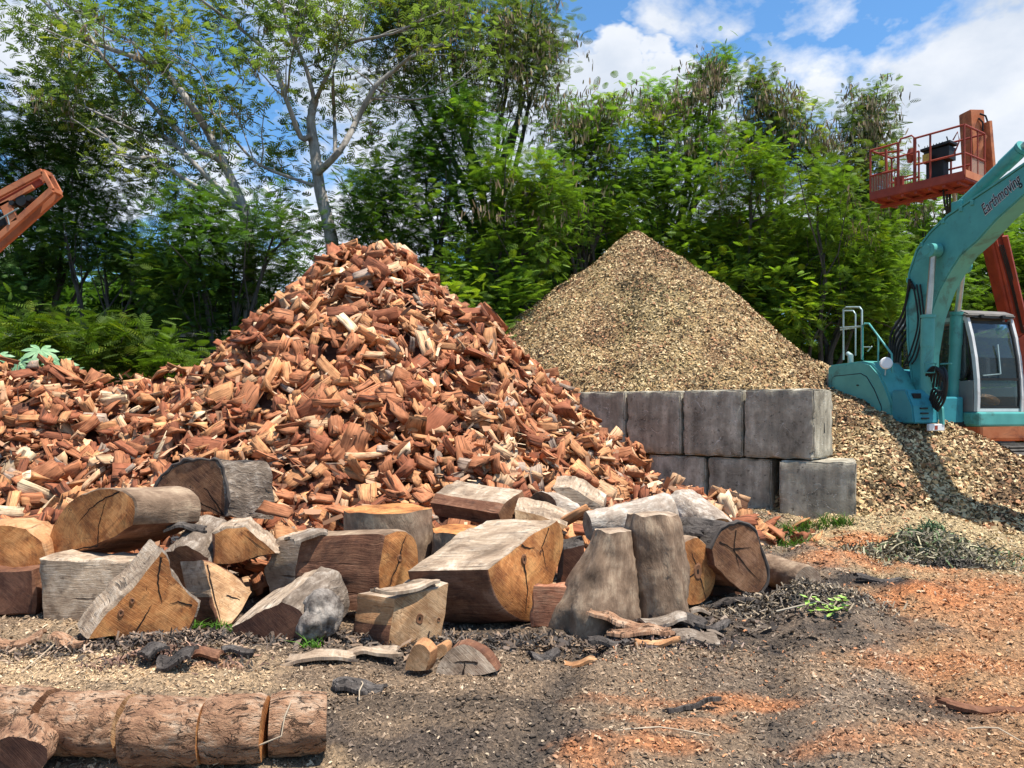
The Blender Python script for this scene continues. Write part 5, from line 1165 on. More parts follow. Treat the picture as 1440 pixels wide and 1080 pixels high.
# ------------------------------------------------------------------ grass and weeds
def tuft(pts, n, h, spread, col, name, label, cat='grass', kind='stuff', dd=None):
    V = []; T_ = []
    for (px, py, sx) in pts:
        g = gp(px, py) if dd is None else ((px-720)/F*dd, dd); m = n; x = g[0]+rgt.normal(size=m)*sx; y = g[1]+rgt.normal(size=m)*sx*.5; z = gz(x, y)
        z = np.maximum(z, chip_z(x, y))
        a = rgt.random(m)*6.28; hh = h*(.4+.9*rgt.random(m)); lean = rgt.normal(size=(m, 2))*spread*hh[:, None]; w = .005+.004*rgt.random(m)
        p = np.stack([x, y, z], -1); dx = np.stack([np.cos(a)*w, np.sin(a)*w, a*0], -1); tp = p+np.stack([lean[:, 0], lean[:, 1], hh], -1); md = (p+tp)/2+np.stack([lean[:,0]*-.15, lean[:,1]*-.15, hh*.08], -1)
        V.append(np.stack([p-dx, p+dx, md+dx*.8, md-dx*.8, md-dx*.8, md+dx*.8, tp+dx*.1, tp-dx*.1], 1).reshape(-1, 3)); T_.append(np.repeat(col*(.6+.9*rgt.random((m, 1))), 8, 0))
    V = np.concatenate(V); o = mesh_np(name, V, 4, np.arange(len(V)), M['leaf'], attr=np.concatenate(T_)); return tag(o, label, cat, kind=kind)
tuft([(1150,716,.16),(1170,712,.14),(1130,725,.16),(1110,735,.14),(1185,722,.08)], 60, .13, .8, np.array([.08,.15,.03]), 'grass', 'green grass growing along the foot of the concrete blocks', dd=10.35)
tuft([(1040,706,.08),(1035,716,.08),(1095,765,.12),(1120,762,.1)], 60, .12, .8, np.array([.08,.16,.03]), 'grass', 'low green weeds between the loose firewood and the right stumps', dd=9.6)
tuft([(275,885,.05),(340,902,.05),(312,895,.04),(440,922,.05),(160,900,.04)], 30, .07, .7, np.array([.12,.25,.04]), 'weeds', 'tiny green weeds at the foot of the front wedges', 'weeds')
# wilting leafy sprig on the mud
g = gp(1152, 875); sp = empty('leafy_sprig', (g[0], g[1], float(gz(*g))), 'wilting bright green leafy sprig lying on the mud at right', 'sprig')
mb = MB(); mb.tube([(-.35,-.02,.03),(-.15,.0,.07),(.0,.02,.10),(.12,.0,.06)], [.008,.008,.006,.004], 6); mb.tube([(-.1,0,.08),(-.02,.1,.14),(.05,.12,.12)], .004, 5); mb.build('twig', M['w'] if False else m_obj('pale_twig', (.3,.24,.17), (.45,.38,.28), 6), sp)
lm = MB(); rs = random.Random(4)
for k in range(34):
    c = Vector((rs.uniform(-.12,.2), rs.uniform(-.1,.12), rs.uniform(.03,.16))); an = rs.uniform(0,6.3); d = Vector((math.cos(an), math.sin(an), rs.uniform(-.8,.3))).normalized(); s = d.cross(Vector((0,0,1))).normalized(); L = rs.uniform(.05,.10); w = L*.32
    lm.add([c, c+d*L*.4-s*w, c+d*L, c+d*L*.4+s*w, c+d*L*.45+Vector((0,0,-.012))], [(0,1,4),(1,2,4),(2,3,4),(3,0,4)])
m_y, N, b = new_mat('lime_leaf'); b.inputs['Base Color'].default_value = (.30,.46,.09,1); b.inputs['Roughness'].default_value = .5; lm.build('leaves', m_y, sp)
# heap of dry brush on the chips at right
def heap(px, py, sx, sy, n, h, cols, name, label, lmin=.06, lmax=.2, dd=None, wr=.08, lf=.9):
    g = gp(px, py) if dd is None else ((px-720)/F*dd, dd); x = g[0]+rgt.normal(size=n)*sx*.5; y = g[1]+rgt.normal(size=n)*sy*.5
    hz = h*np.exp(-(((x-g[0])/sx)**2+((y-g[1])/sy)**2)*2); z = np.maximum(gz(x, y), chip_z(x, y))+hz*rgt.random(n)
    c = np.array(cols)[rgt.integers(0, len(cols), n)]*(.5+.9*rgt.random((n, 1))); L = lmin+(lmax-lmin)*rgt.random(n)
    o = flakes(name, np.stack([x, y, z], -1), np.tile([0,0,1.0], (n,1)), L, L*wr+.004, c, M['chip'], lift=lf, flat=.4); return tag(o, label, 'brush', kind='stuff')
heap(1310, 752, .85, .55, 2600, .30, [(.30,.26,.17),(.2,.17,.12),(.42,.36,.22),(.12,.10,.07),(.15,.2,.09)], 'dry_brush', 'tangled heap of dry grey green brush on the chips at right', dd=9.0)
heap(1310, 730, .35, .2, 500, .28, [(.10,.17,.08),(.15,.2,.1)], 'cut_greenery', 'small patch of green clippings on top of the dry brush heap', dd=9.6)
heap(1345, 797, .45, .12, 1200, .07, [(.06,.05,.04),(.1,.085,.065)], 'dark_twigs', 'flat dark patch of rotten twigs below the brush heap', .04, .12)
heap(1120, 855, .7, .35, 1800, .09, [(.09,.075,.06),(.16,.13,.10),(.35,.27,.18)], 'root_litter', 'matted roots and bark litter around the green sprig', .04, .14)
heap(240, 945, .5, .2, 900, .10, [(.14,.08,.06),(.3,.17,.11),(.06,.05,.04)], 'bark_scraps', 'crumbled reddish bark scraps behind the row of log rounds', .03, .09)
heap(920, 905, .55, .25, 900, .06, [(.2,.13,.1),(.32,.22,.17),(.08,.065,.06)], 'bark_crumbs', 'crumbled bark around the heap of bark slabs', .03, .10)
# thin dry twigs on the ground
for i, (a, b_, lb) in enumerate((((300,1078),(412,985),'thin pale twig crossing the row of log rounds'),((840,1036),(1000,1040),'thin straw like twig on the track in the centre'),((500,960),(505,990),'short pale straw right of the log rounds'),((1360,1030),(1440,1050),'fine twig at the lower right corner'),((30,950),(110,880),'dry stick lying at the lower left in the straw'))):
    p, q = gp(*a), gp(*b_); h = .36 if i == 0 else .02
    p = Vector((*p, .02)); q = Vector((*q, .02 if i else .02)); md = (p+q)/2+Vector((.03, .02, .03))
    if i == 0: p = P(300,1075,3.7); md = P(396,1035,3.66); q = P(410,985,3.78)
    mb = MB(); mb.tube([p, p.lerp(md, .5)+Vector((.01,0,.005)), md, md.lerp(q, .5)-Vector((.01,0,-.005)), q], [.005,.005,.004,.004,.003], 6)
    o = mb.build('twig', m_obj('dry_twig', (.35,.26,.17), (.5,.4,.28), 6), None, origin=p, smooth=True); tag(o, lb, 'twig')

heap(640, 905, 1.9, .22, 2600, .07, [(.06,.05,.042),(.12,.09,.07),(.25,.17,.11)], 'bark_debris', 'dark broken bark and twigs in front of the centre chunks', .03, .12)
heap(200, 915, 1.2, .2, 1500, .06, [(.06,.05,.042),(.14,.10,.075),(.32,.22,.15)], 'splinter_debris', 'broken bark and splinters in front of the left wedges', .03, .12)

heap(560, 908, 2.3, .30, 330, .06, [(.07,.055,.045),(.14,.10,.075),(.30,.2,.13),(.10,.075,.055)], 'bark_fragments', 'curled dark bark fragments strewn along the front of the chunk row', .04, .15, wr=.24, lf=.5)
heap(980, 880, .9, .35, 130, .06, [(.07,.055,.045),(.14,.10,.075),(.20,.15,.11)], 'bark_fragments', 'curled bark fragments around the bark slab heap', .04, .14, wr=.25, lf=.5)
# ------------------------------------------------------------------ excavator
EX = Vector((6.94, 13.8, .35)); fd = Vector((.276, -.961, 0)).normalized(); ld = Vector((-fd.y, fd.x, 0))
ex = empty('excavator', EX, 'turquoise crawler excavator with a grey cab standing behind the chips at right', 'excavator')
ex.rotation_euler = (0, 0, math.atan2(fd.y, fd.x))
def tl(px, py, yl):
    """bearing in the photo to the excavator's own side plane y = yl"""
    r = (px-720)/F; ox, oy = EX.x, EX.y
    x = (r*(oy+ld.y*yl)-ox-ld.x*yl)/(fd.x-r*fd.y)
    d = oy+fd.y*x+ld.y*yl
    return Vector((x, yl, EYE+(HOR-py)/F*d-EX.z))
def ebuild(mb, name, mat, parent=ex, **k): return mb.build(name, M[mat] if isinstance(mat, str) else mat, parent, **k)
# undercarriage
mb = MB(); mb.box((-1.1,-.45,.35),(1.1,.45,.8), bev=.04); mb.tube([(0,0,.75),(0,0,1.03)], .55, 28); ebuild(mb, 'undercarriage', 'track')
for sy in (-.95, .95):
    mb = MB(); n = 46; path = []; Lh, rr = 1.25, .36
    for k in range(n):
        s = k/n*(4*Lh+2*math.pi*rr)
        if s < 2*Lh: p = (-Lh+s, .38+rr, 0)
        elif s < 2*Lh+math.pi*rr: a = (s-2*Lh)/rr; p = (Lh+rr*math.sin(a), .38+rr*math.cos(a), a)
        elif s < 4*Lh+math.pi*rr: p = (Lh-(s-2*Lh-math.pi*rr), .38-rr, math.pi)
        else: a = math.pi+(s-4*Lh-math.pi*rr)/rr; p = (-Lh+rr*math.sin(a), .38+rr*math.cos(a), a)
        Mx = Matrix.Translation((p[0], sy, p[1])) @ Matrix.Rotation(p[2], 4, 'Y')
        mb.box((-.065,-.25,-.02),(.065,.25,.02), M=Mx); mb.box((-.012,-.25,.02),(.012,.25,.05), M=Mx)
    tk = ebuild(mb, 'crawler_track', 'track')
    mb = MB(); mb.box((-1.2,sy-.12,.2),(1.2,sy+.12,.56), bev=.03)
    for x in (-1.25, 1.25): mb.tube([(x,sy-.16,.38),(x,sy+.16,.38)], .31, 24)
    for k in range(6): mb.tube([(-.95+k*.38,sy-.15,.17),(-.95+k*.38,sy+.15,.17)], .1, 14)
    o = mb.build('track_frame', M['track'], tk)
# platform
mb = MB(); mb.box((-1.0,-.93,1.05),(.95,1.3,1.15), bev=.02); mb.box((-1.2,-.80,1.15),(.1,1.2,1.5), bev=.03); ebuild(mb, 'platform', 'black')
mb = MB(); mb.box((-.75,.33,1.06),(1.22,1.345,1.30), bev=.035); mb.box((-.75,.31,1.10),(1.1,.335,1.28)); ebuild(mb, 'cab_skirt', 'teal')
mb = MB(); mb.box((.30,.309,1.17),(.42,.3095,1.225)); ebuild(mb, 'sticker', 'mirror')
# counterweight, rounded
prof = []
for k in range(13):
    a = R(90+k*15); prof.append((-.78+ .62*math.cos(a), .18+1.12*math.sin(a)))
mb = MB(); mb.prism([(x, y, 1.12) for x, y in prof], (0,0,.93)); ebuild(mb, 'counterweight', 'grey', bevel=.06, smooth=True)
# engine cover on the right flank (side profile x,z swept over y)
prof = [(-.86,1.12),(-.86,2.08),(-.82,2.15),(.02,2.18),(.24,2.12),(.44,1.95),(.60,1.70),(.72,1.45),(.74,1.12)]
mb = MB(); mb.prism([(x, -.95, z) for x, z in prof], (0,.62,0)); hood = ebuild(mb, 'engine_cover', 'teal', bevel=.03, smooth=True, angle=22)
inn = [(-.72,1.25),(-.72,1.90),(-.66,1.94),(.02,1.96),(.16,1.90),(.34,1.68),(.50,1.40),(.52,1.25)]
mb = MB(); mb.prism([(x, -.951, z) for x, z in inn], (0,-.012,0)); o = mb.build('side_door', M['teal'], hood, bevel=.006)
mb = MB(); pts = [(x, -.955, z) for x, z in inn]; mb.tube(pts+[pts[0]], .008, 5); mb.tube([(-.35,-.66,2.135),(-.35,-.955,2.12)], .006, 5); mb.tube([(-.06,-.972,1.76),(-.02,-.972,1.76)], .012, 6); mb.tube([(-.05,-.972,1.30),(-.05,-.972,1.45)], .009, 6); mb.build('seam', M['black'], hood)
mb = MB(); mb.prism([(x, -.35, z) for x, z in [(-.8,1.5),(-.8,2.02),(.1,2.04),(.35,1.98),(.5,1.80),(.5,1.3)]], (0,.55,0)); ebuild(mb, 'fuel_tank', 'teal_dark', bevel=.03, smooth=True, angle=50)
# step box at the front of the flank
mb = MB(); mb.prism([(.72,-.94,1.12),(.72,-.94,1.66),(1.02,-.94,1.66),(1.16,-.94,1.40),(1.20,-.94,1.12)], (0,.50,0)); sb = ebuild(mb, 'step_box', 'teal_dark', bevel=.02)
mb = MB(); mb.prism([(1.02,-.445,1.66),(1.05,-.445,1.67),(1.25,-.445,1.36),(1.27,-.445,1.10),(1.20,-.445,1.10),(1.16,-.445,1.40)], (0,.04,0)); mb.build('light_rim', M['teal'], sb)
for k, z in enumerate((1.36,1.28,1.20)):
    mb = MB(); mb.box((1.165+.014*k,-.80,z-.012),(1.19+.014*k,-.66,z+.012)); mb.build('vent', M['black'], sb)
mb = MB(); mb.box((1.04,-.86,1.52),(1.112,-.72,1.60)); mb.build('hatch', M['black'], sb)
mb = MB(); mb.box((1.2,-.70,1.0),(1.26,-.40,1.11), bev=.01); mb.build('bumper_plate', M['mirror'], sb)
mb = MB(); mb.box((1.262,-.60,1.02),(1.264,-.54,1.085)); mb.build('red_mark', M['redpaint'], sb)
# rails on the deck
def rail(pts, r, mat, name='handrail', yl=None):
    mb = MB(); mb.tube(pts, r, 8); return ebuild(mb, name, mat, smooth=True, angle=60)
Y = -.80
a_ = lambda px, py, yl=Y: tl(px, py, yl)
rail([a_(1186,506), a_(1186,435), a_(1190,432), a_(1209,432), a_(1212,436), a_(1212,505)], .017, 'rail')
rail([a_(1186,437,-.35), a_(1200,437,-.35), a_(1203,442,-.35), a_(1203,500,-.35)], .014, 'rail')
rail([a_(1182,461), a_(1212,459)], .016, 'rail'); rail([a_(1182,464,-.4), a_(1203,461,-.4)], .013, 'rail')
rail([a_(1213,506), a_(1213,458), a_(1216,455), a_(1222,455), a_(1254,498), a_(1255,524)], .017, 'teal'); rail([a_(1235,472), a_(1235,510)], .015, 'teal')
mb = MB(); mb.tube([a_(1196,510,-.55), a_(1196,500,-.55), a_(1192,497,-.55)], [.05,.05,.04], 12); ebuild(mb, 'exhaust_pipe', 'rail', smooth=True)
mb = MB(); c = a_(1246,511,-.88); n_ = Vector((.8,-.5,.1)).normalized(); mb.tube([c-n_*.03, c, c+n_*.03, c+n_*.045], [.06,.10,.10,.085], 20); ebuild(mb, 'mirror', 'mirror', smooth=True, angle=30)
mb = MB(); mb.tube([c, c+Vector((-.02,0,-.2))], .012, 6); mb.tube([a_(1214,488,-.75), a_(1224,488,-.75)], .01, 5); mb.tube([a_(1220,494,-.75), a_(1226,487,-.75)], .012, 5); ebuild(mb, 'mirror_arm', 'rail')
# cab
cx0, cx1, cy0, cy1, cz0, cz1 = -.62, 1.12, .35, 1.33, 1.30, 2.93
def cabside(y, off):
    return [(cx0,y,cz0),(cx0,y,cz1-.10),(cx0+.10,y,cz1-.02),(.66,y,cz1-.02),(.86,y,cz1-.14),(1.0,y,2.45),(1.11,y,2.0),(1.13,y,1.6),(1.10,y,cz0)]
cab = empty('cab', (0,0,0)); cab.parent = ex
# corner posts and beams
front = [(.93,2.86),(1.02,2.55),(1.09,2.20),(1.13,1.85),(1.14,1.55),(1.13,1.31)]
mb = MB()
for y in (cy0+.03, cy1-.03):
    for i in range(len(front)-1): mb.bar((front[i][0], y, front[i][1]), (front[i+1][0], y, front[i+1][1]-.004), .055, .07, side=(0,1,0))
mb.bar((.93,cy0+.03,2.86),(-.55,cy0+.03,2.90),.07,.07, side=(0,1,0)); mb.box((1.05,cy0+.07,1.305),(1.14,cy1-.07,1.37)); mb.build('cab_pillar', M['cab_white'], cab, smooth=True, angle=60)
mb = MB(); mb.box((cx0,cy0,cz0),(cx0+.07,cy0+.07,2.88)); mb.box((cx0,cy1-.07,cz0),(cx0+.07,cy1,2.88)); mb.box((.16,cy1-.06,cz0),(.24,cy1,2.86)); mb.box((cx0,cy0,2.80),(.80,cy0+.05,2.88)); mb.box((cx0,cy1-.05,2.80),(.80,cy1,2.88)); mb.box((cx0+.07,cy0+.003,cz0),(1.08,cy0+.05,1.82), bev=.01); mb.box((cx0+.07,cy1-.05,cz0),(1.08,cy1-.003,1.72), bev=.01); mb.box((cx0,cy0+.07,cz0),(cx0+.05,cy1-.07,1.9)); ebuild(mb, 'cab_panel', 'grey', cab)
mb = MB(); mb.prism([(cx0-.03,cy0-.02,2.88),(cx0-.03,cy0-.02,2.96),(cx0+.1,cy0-.02,3.02),(.80,cy0-.02,3.01),(1.00,cy0-.02,2.93),(1.02,cy0-.02,2.88)], (0,cy1-cy0+.04,0)); ebuild(mb, 'cab_roof', m_obj('brown_grey_roof_paint', (.13,.115,.10), (.19,.17,.15), 3), cab, bevel=.025, smooth=True)
mb = MB(); fr = [(.94,2.80),(1.015,2.54),(1.085,2.2),(1.12,1.86)]; fl_2 = [(1.125,1.82),(1.135,1.55),(1.125,1.37)]
def pane(pr, y0, y1, nm='front_window', th=.012):
    q = MB()
    for i in range(len(pr)-1): q.add([(pr[i][0],y0,pr[i][1]),(pr[i][0],y1,pr[i][1]),(pr[i+1][0],y1,pr[i+1][1]),(pr[i+1][0],y0,pr[i+1][1])], [(0,1,2,3)])
    return q.build(nm, M['glass'], cab)
pane(fr, cy0+.075, cy1-.075); pane(fl_2, cy0+.075, cy1-.075)
mb = MB()
for y in (cy0+.078, cy1-.078):
    for s in (fr, fl_2):
        for i in range(len(s)-1): mb.bar((s[i][0]+.004,y,s[i][1]),(s[i+1][0]+.004,y,s[i+1][1]),.022,.022, side=(0,1,0))
for (x, z) in ((.94,2.80),(1.122,1.84),(1.125,1.375)): mb.box((x-.012,cy0+.06,z-.018),(x+.016,cy1-.06,z+.018))
mb.build('window_seal', M['black'], cab)
mb = MB(); mb.box((.84,cy0+.1,2.86),(1.02,cy1-.1,2.879)); 
for y in (.55,1.0): mb.box((.99,y,2.86),(1.06,y+.06,2.91))
mb.build('roof_lamp_bar', M['black'], cab)
mb = MB(); mb.bar((1.085,.86,2.42),(1.14,.86,1.93),.02,.02); mb.bar((1.135,.50,1.90),(1.14,.86,1.93),.015,.015); mb.build('wiper', M['rail'], cab)
q = MB(); q.add([(-.45,cy0+.02,1.86),(.92,cy0+.02,1.86),(1.02,cy0+.02,2.1),(.95,cy0+.02,2.45),(.90,cy0+.02,2.76),(-.45,cy0+.02,2.78)], [(0,1,2,3,4,5)]); q.build('side_window', M['glass'], cab)
q = MB(); q.add([(-.5,cy1-.02,1.75),(.98,cy1-.02,1.75),(1.05,cy1-.02,2.1),(.95,cy1-.02,2.5),(.80,cy1-.02,2.76),(-.5,cy1-.02,2.78)], [(0,1,2,3,4,5)]); q.build('door_window', M['glass'], cab)
mb = MB(); mb.tube([(.9,cy0-.001,1.84),(1.03,cy0-.001,2.1),(.96,cy0-.001,2.46),(.91,cy0-.001,2.78)], .014, 5); mb.tube([(-.5,cy0-.001,1.84),(.9,cy0-.001,1.84)], .014, 5); mb.build('side_window_seal', M['black'], cab)
mb = MB(); mb.box((-.35,.55,1.55),(.15,1.1,1.72), bev=.04); mb.box((-.42,.58,1.7),(-.28,1.07,2.5), bev=.04); mb.box((-.55,.40,1.32),(1.02,1.28,1.36)); sq_ = mb.build('seat', M['black'], cab)
mb = None
for y in (.5, 1.12):
    mb = MB(); mb.tube([(.2,y,1.7),(.28,y,1.95),(.285,y,1.96),(.29,y,2.02)], [.018,.018,.03,.03], 8); mb.build('control_lever', M['black'], cab)
for y in (.7, .95):
    mb = MB(); mb.tube([(.75,y,1.36),(.68,y,1.9)], .012, 6); mb.build('pedal_lever', M['black'], cab)
bm = bmesh.new(); bmesh.ops.create_icosphere(bm, subdivisions=3, radius=.14)
for v in bm.verts: v.co *= 1+.35*mn.noise(v.co*9)
me = bpy.data.meshes.new('orange_lump_mesh'); bm.to_mesh(me); bm.free(); me.materials.append(m_obj('orange_lump_tone', (.65,.25,.08), (.8,.4,.18), 8))  # uneven orange lump low inside the cab glass
oc_ = bpy.data.objects.new('orange_lump', me); COL.objects.link(oc_); oc_.location = ex.matrix_world @ Vector((0,0,0)); oc_.scale = (1.1, 1.0, .8)
oc_.location = EX + fd*.86 + ld*1.07 + Vector((0,0,1.50)); tag(oc_, 'bright orange lump behind the lower front window of the excavator cab', 'cloth')
rail([(1.12,1.40,2.75),(1.22,1.42,2.6),(1.25,1.42,2.2),(1.22,1.42,1.5),(1.14,1.38,1.36)], .02, 'cab_white', 'grab_handle')
# boom
yr, yl_ = -.33, .02
up = [(1298,592),(1284,545),(1277,480),(1276,425),(1279,385),(1290,352),(1309,327),(1333,304),(1375,276),(1408,254),(1440,232),(1500,192),(1560,160)]
lo = [(1580,190),(1520,222),(1475,250),(1440,274),(1402,308),(1374,339),(1350,360),(1334,385),(1320,410),(1306,450),(1298,500),(1294,592)]
prf = [tl(x, y, yr) for x, y in up+lo]
mb = MB(); mb.prism(prf, (0, yl_-yr, 0)); boom = ebuild(mb, 'boom', 'teal', bevel=.018, smooth=True, angle=30)
mb = MB()
for s, yy in ((1, yr-.012), (1, yl_-.03)):
    pts = [tl(x, y, yr) for x, y in up[1:]]; pts = [Vector((p.x, yy+.02, p.z+.012)) for p in pts]
    for i in range(len(pts)-1): mb.bar(pts[i], pts[i+1], .05, .03, side=(0,1,0))
mb.build('edge_rib', M['teal'], boom)
# pipes along the top edge
mb = MB()
for k, off in enumerate((.03, .075)):
    pts = [tl(x, y, yr) for x, y in up[3:]]; mb.tube([Vector((p.x-.01, yr+.03+off, p.z+.02)) for p in pts], .014, 6)
mb.build('hydraulic_pipe', M['teal'], boom)
for (x, y) in ((1278,395),(1297,345),(1327,312),(1368,286),(1352,295)):
    p = tl(x, y, yr); mb = MB(); mb.box((p.x-.03, yr-.03, p.z-.03), (p.x+.03, yr+.07, p.z+.05), bev=.008); mb.build('pipe_clamp', M['teal'], boom)
# lettering on the boom side
cu = bpy.data.curves.new('lettering', 'FONT'); cu.body = 'Earthmoving'; cu.size = .30; cu.extrude = .001; cu.shear = .18; cu.offset = .004
def textmesh(cu, off, mat, nm, push):
    cu.offset = off; to = bpy.data.objects.new('t', cu); COL.objects.link(to); bpy.context.view_layer.update()
    me = bpy.data.meshes.new_from_object(to.evaluated_get(bpy.context.evaluated_depsgraph_get())); bpy.data.objects.remove(to)
    me.materials.clear(); me.materials.append(M[mat]); A = tl(1385, 303, yr); B = tl(1438, 256, yr); d = (B-A); wd_ = max(v.co.x for v in me.vertices); k = d.length/wd_; d.normalize(); u = Vector((0,-1,0)).cross(d); u = -u if u.z < 0 else u
    for v in me.vertices: c_ = v.co.copy(); v.co = A + d*c_.x*k + u*c_.y*k*1.9 + Vector((0, -push+(-c_.z), 0))
    me.update(); me.name = nm; o = bpy.data.objects.new(nm, me); COL.objects.link(o); o.parent = boom; return o
textmesh(cu, .012, 'cab_white', 'lettering_outline', .004); textmesh(cu, .0, 'black', 'lettering', .008)
# cylinders
def cyl(p0, p1, p2, rb, rr_, nm='boom_cylinder'):
    mb = MB(); mb.tube([p0, p1], rb, 16); mb.tube([p1, p1+(p1-p0).normalized()*.05], rb*1.18, 16); mb.tube([p0+(p1-p0)*.72, p0+(p1-p0)*.99], rb*1.1, 16); o = ebuild(mb, nm, 'teal', smooth=True)
    mb = MB(); mb.tube([p1, p2], rr_, 14); mb.build('piston_rod', M['steel'], o, smooth=True)
    mb = MB(); mb.tube([p2-Vector((0,.09,0)), p2+Vector((0,.09,0))], rr_*2.2, 16); mb.build('pin_boss', M['teal'], o, smooth=True); return o
cyl(tl(1301,592,-.50), tl(1305,447,-.50), tl(1313,352,-.46), .095, .05)
cyl(tl(1338,592,.32), tl(1346,443,.32), tl(1354,375,.30), .095, .05)
cyl(tl(1354,288,-.08), tl(1436,210,-.08), tl(1470,180,-.08), .10, .06, 'arm_cylinder')
mb = MB(); p = tl(1313,352,-.4); mb.tube([(p.x,-.56,p.z),(p.x,-.30,p.z)], .09, 18); p = tl(1354,288,-.08); mb.box((p.x-.12,-.2,p.z-.13),(p.x+.1,.05,p.z+.06), bev=.02); mb.build('pin_bracket', M['teal'], boom, smooth=True, angle=40)
# stick and bucket reaching down in front, past the right edge of the photo
tip = tl(1570,175,-.08); A = Vector((tip.x-.1,-.08,tip.z-.1)); Bt = Vector((A.x+.75,-.08,.75))
mb = MB(); s_ = Vector((0,1,0)); pr2 = [A+Vector((-.45,0,.25)), A+Vector((.2,0,.15)), Bt+Vector((.12,0,0)), Bt+Vector((-.12,0,0)), A+Vector((-.15,0,-.35))]
mb.prism([q-s_*.13 for q in pr2], (0,.26,0)); ebuild(mb, 'stick', 'teal', bevel=.02)
mb = MB(); bp = [(0,0),(.35,-.1),(.5,-.5),(.25,-.8),(-.15,-.75),(-.35,-.55),(-.1,-.45)]
mb.prism([Bt+Vector((x, -.4, z+.1)) for x, z in bp], (0,.8,0)); ebuild(mb, 'bucket', 'track', bevel=.02)
# hoses
def hose(pts, r=.022):
    pp = [Vector(p) for p in pts]; o = []
    for i in range(len(pp)-1):
        p0, a, b_, p3 = pp[max(0,i-1)], pp[i], pp[i+1], pp[min(len(pp)-1,i+2)]
        for j in range(6):
            t = j/6; o.append(.5*((2*a)+(-p0+b_)*t+(2*p0-5*a+4*b_-p3)*t*t+(-p0+3*a-3*b_+p3)*t**3))
    mb = MB(); mb.tube(o+[pp[-1]], r, 8); ebuild(mb, 'hose', 'black', smooth=True, angle=70)
for k in range(5):
    d = k*3.2; yy = -.36+.09*k
    hose([tl(1279+d*.5,392+d,yr-.04), tl(1274+d,425,yy), tl(1266+d*1.3,448+d,yy), tl(1253+d*1.1,470+d*1.4,yy-.1), tl(1250+d,510,yy-.12)])
for k in range(3): hose([tl(1284+k*5,400,yr-.04), tl(1291+k*4,450,yr-.05), tl(1282+k*4,490+k*4,yr-.06), tl(1272+k*5,512,yr-.05)], .014)
for k in range(6):
    d = k*4.4; hose([tl(1299+d,548-k,-.5+.02*k), tl(1303+d,527-k*2,-.56+.02*k), tl(1314+d*.8,516+k*3,-.58), tl(1331-d*.2,532+k*5,-.56), tl(1328-d*.7,562-k*3,-.56), tl(1318-d*.5,578-k*2,-.54)], .020)
rail([a_(1301,524,-.62), a_(1301,511,-.62), a_(1316,511,-.62), a_(1314,524,-.62), a_(1301,524,-.62)], .012, 'teal', 'guard_frame'); rail([a_(1323,512,-.5), a_(1338,511,-.5)], .014, 'teal', 'guard_frame')
mb = MB(); mb.box((.35,-.45,1.10),(.95,.30,1.55), bev=.03); ebuild(mb, 'boom_foot', 'teal_dark')

# ------------------------------------------------------------------ boom lift behind the excavator
LA = P(1224, 283, 17.5); LB = P(1356, 252, 15.9); LB.z = LA.z = (LA.z+LB.z)/2
lx = (LB-LA); Lb = lx.length; lx.normalize(); ly = Vector((-lx.y, lx.x, 0)); ly = ly if ly.y > 0 else -ly
lr = empty('boom_lift', (11.2, 19.2, 0), 'weathered orange boom lift with its work basket raised behind the excavator', 'boom lift')
LO = lr.location
def L3(x, y, z): return LA + lx*x + ly*y + Vector((0,0,z)) - LO
bk = empty('basket', (0,0,0)); bk.parent = lr; Hb_, Wd_ = 1.12, .92
def lbar(mb, a, b_, r=.022): mb.tube([L3(*a), L3(*b_)], r, 7)
mb = MB()
for x in (0, .62, 1.0, Lb*.66, Lb-.0):
    for y in (0, Wd_): lbar(mb, (x,y,.1), (x,y,Hb_))
for y in (0, Wd_):
    for z in (.55, Hb_): lbar(mb, (0,y,z), (.62,y,z)); lbar(mb, (1.0,y,z-.0), (Lb,y,z))
    lbar(mb, (.66,y,.35), (.98,y,.35), .015)
for x in (0, Lb):
    for z in (.55, Hb_): lbar(mb, (x,0,z), (x,Wd_,z))
for k in range(9):
    for y in (0, Wd_): lbar(mb, (.07+k*.06,y,.1), (.07+k*.06,y,.55), .008)
for x in (Lb,):
    for y in (.3,.6): lbar(mb, (x,y,.1), (x,y,Hb_), .016)
mb.tube([L3(.64,0,.15), L3(.64,0,1.10), L3(.68,0,1.19), L3(.92,0,1.20), L3(.97,0,1.14), L3(.97,0,.15)], .02, 7)
lbar(mb, (.66,0,.82), (.95,0,.82), .018)
lbar(mb, (.35,.05,.2), (.33,.05,Hb_-.05), .03); lbar(mb, (.05,.3,Hb_-.02), (.62,.2,Hb_-.12))
mb.build('guard_rail', M['redpaint'], bk)
mb = MB()
fx = [L3(0,0,0), L3(Lb,0,0), L3(Lb,Wd_,0), L3(0,Wd_,0)]
mb.prism([p for p in fx], (0,0,.05))
for a, b_ in ((0,1),(1,2),(2,3),(3,0)): mb.bar(fx[a]+Vector((0,0,.10)), fx[b_]+Vector((0,0,.10)), .035, .17)
for k in range(7):
    x = .12+k*(Lb-.24)/6; mb.bar(L3(x,0.02,-.03), L3(x,Wd_-.02,-.03), .06, .055)
mb.bar(L3(0,Wd_*.5,-.07), L3(Lb,Wd_*.5,-.07), .1, .06)
mb.build('floor', M['redpaint'], bk)
mb = MB(); mb.bar(L3(Lb+.02,0,.13), L3(Lb+.02,Wd_,.13), .02, .15); mb.build('end_plate', M['orange'], bk)
mm, N, b = new_mat('wire_mesh'); b.inputs['Base Color'].default_value = (.42,.27,.2,1); uvv = N.n('ShaderNodeTexCoord').outputs['Object']
b.inputs['Alpha'].default_value = .55; b.inputs['Roughness'].default_value = .8
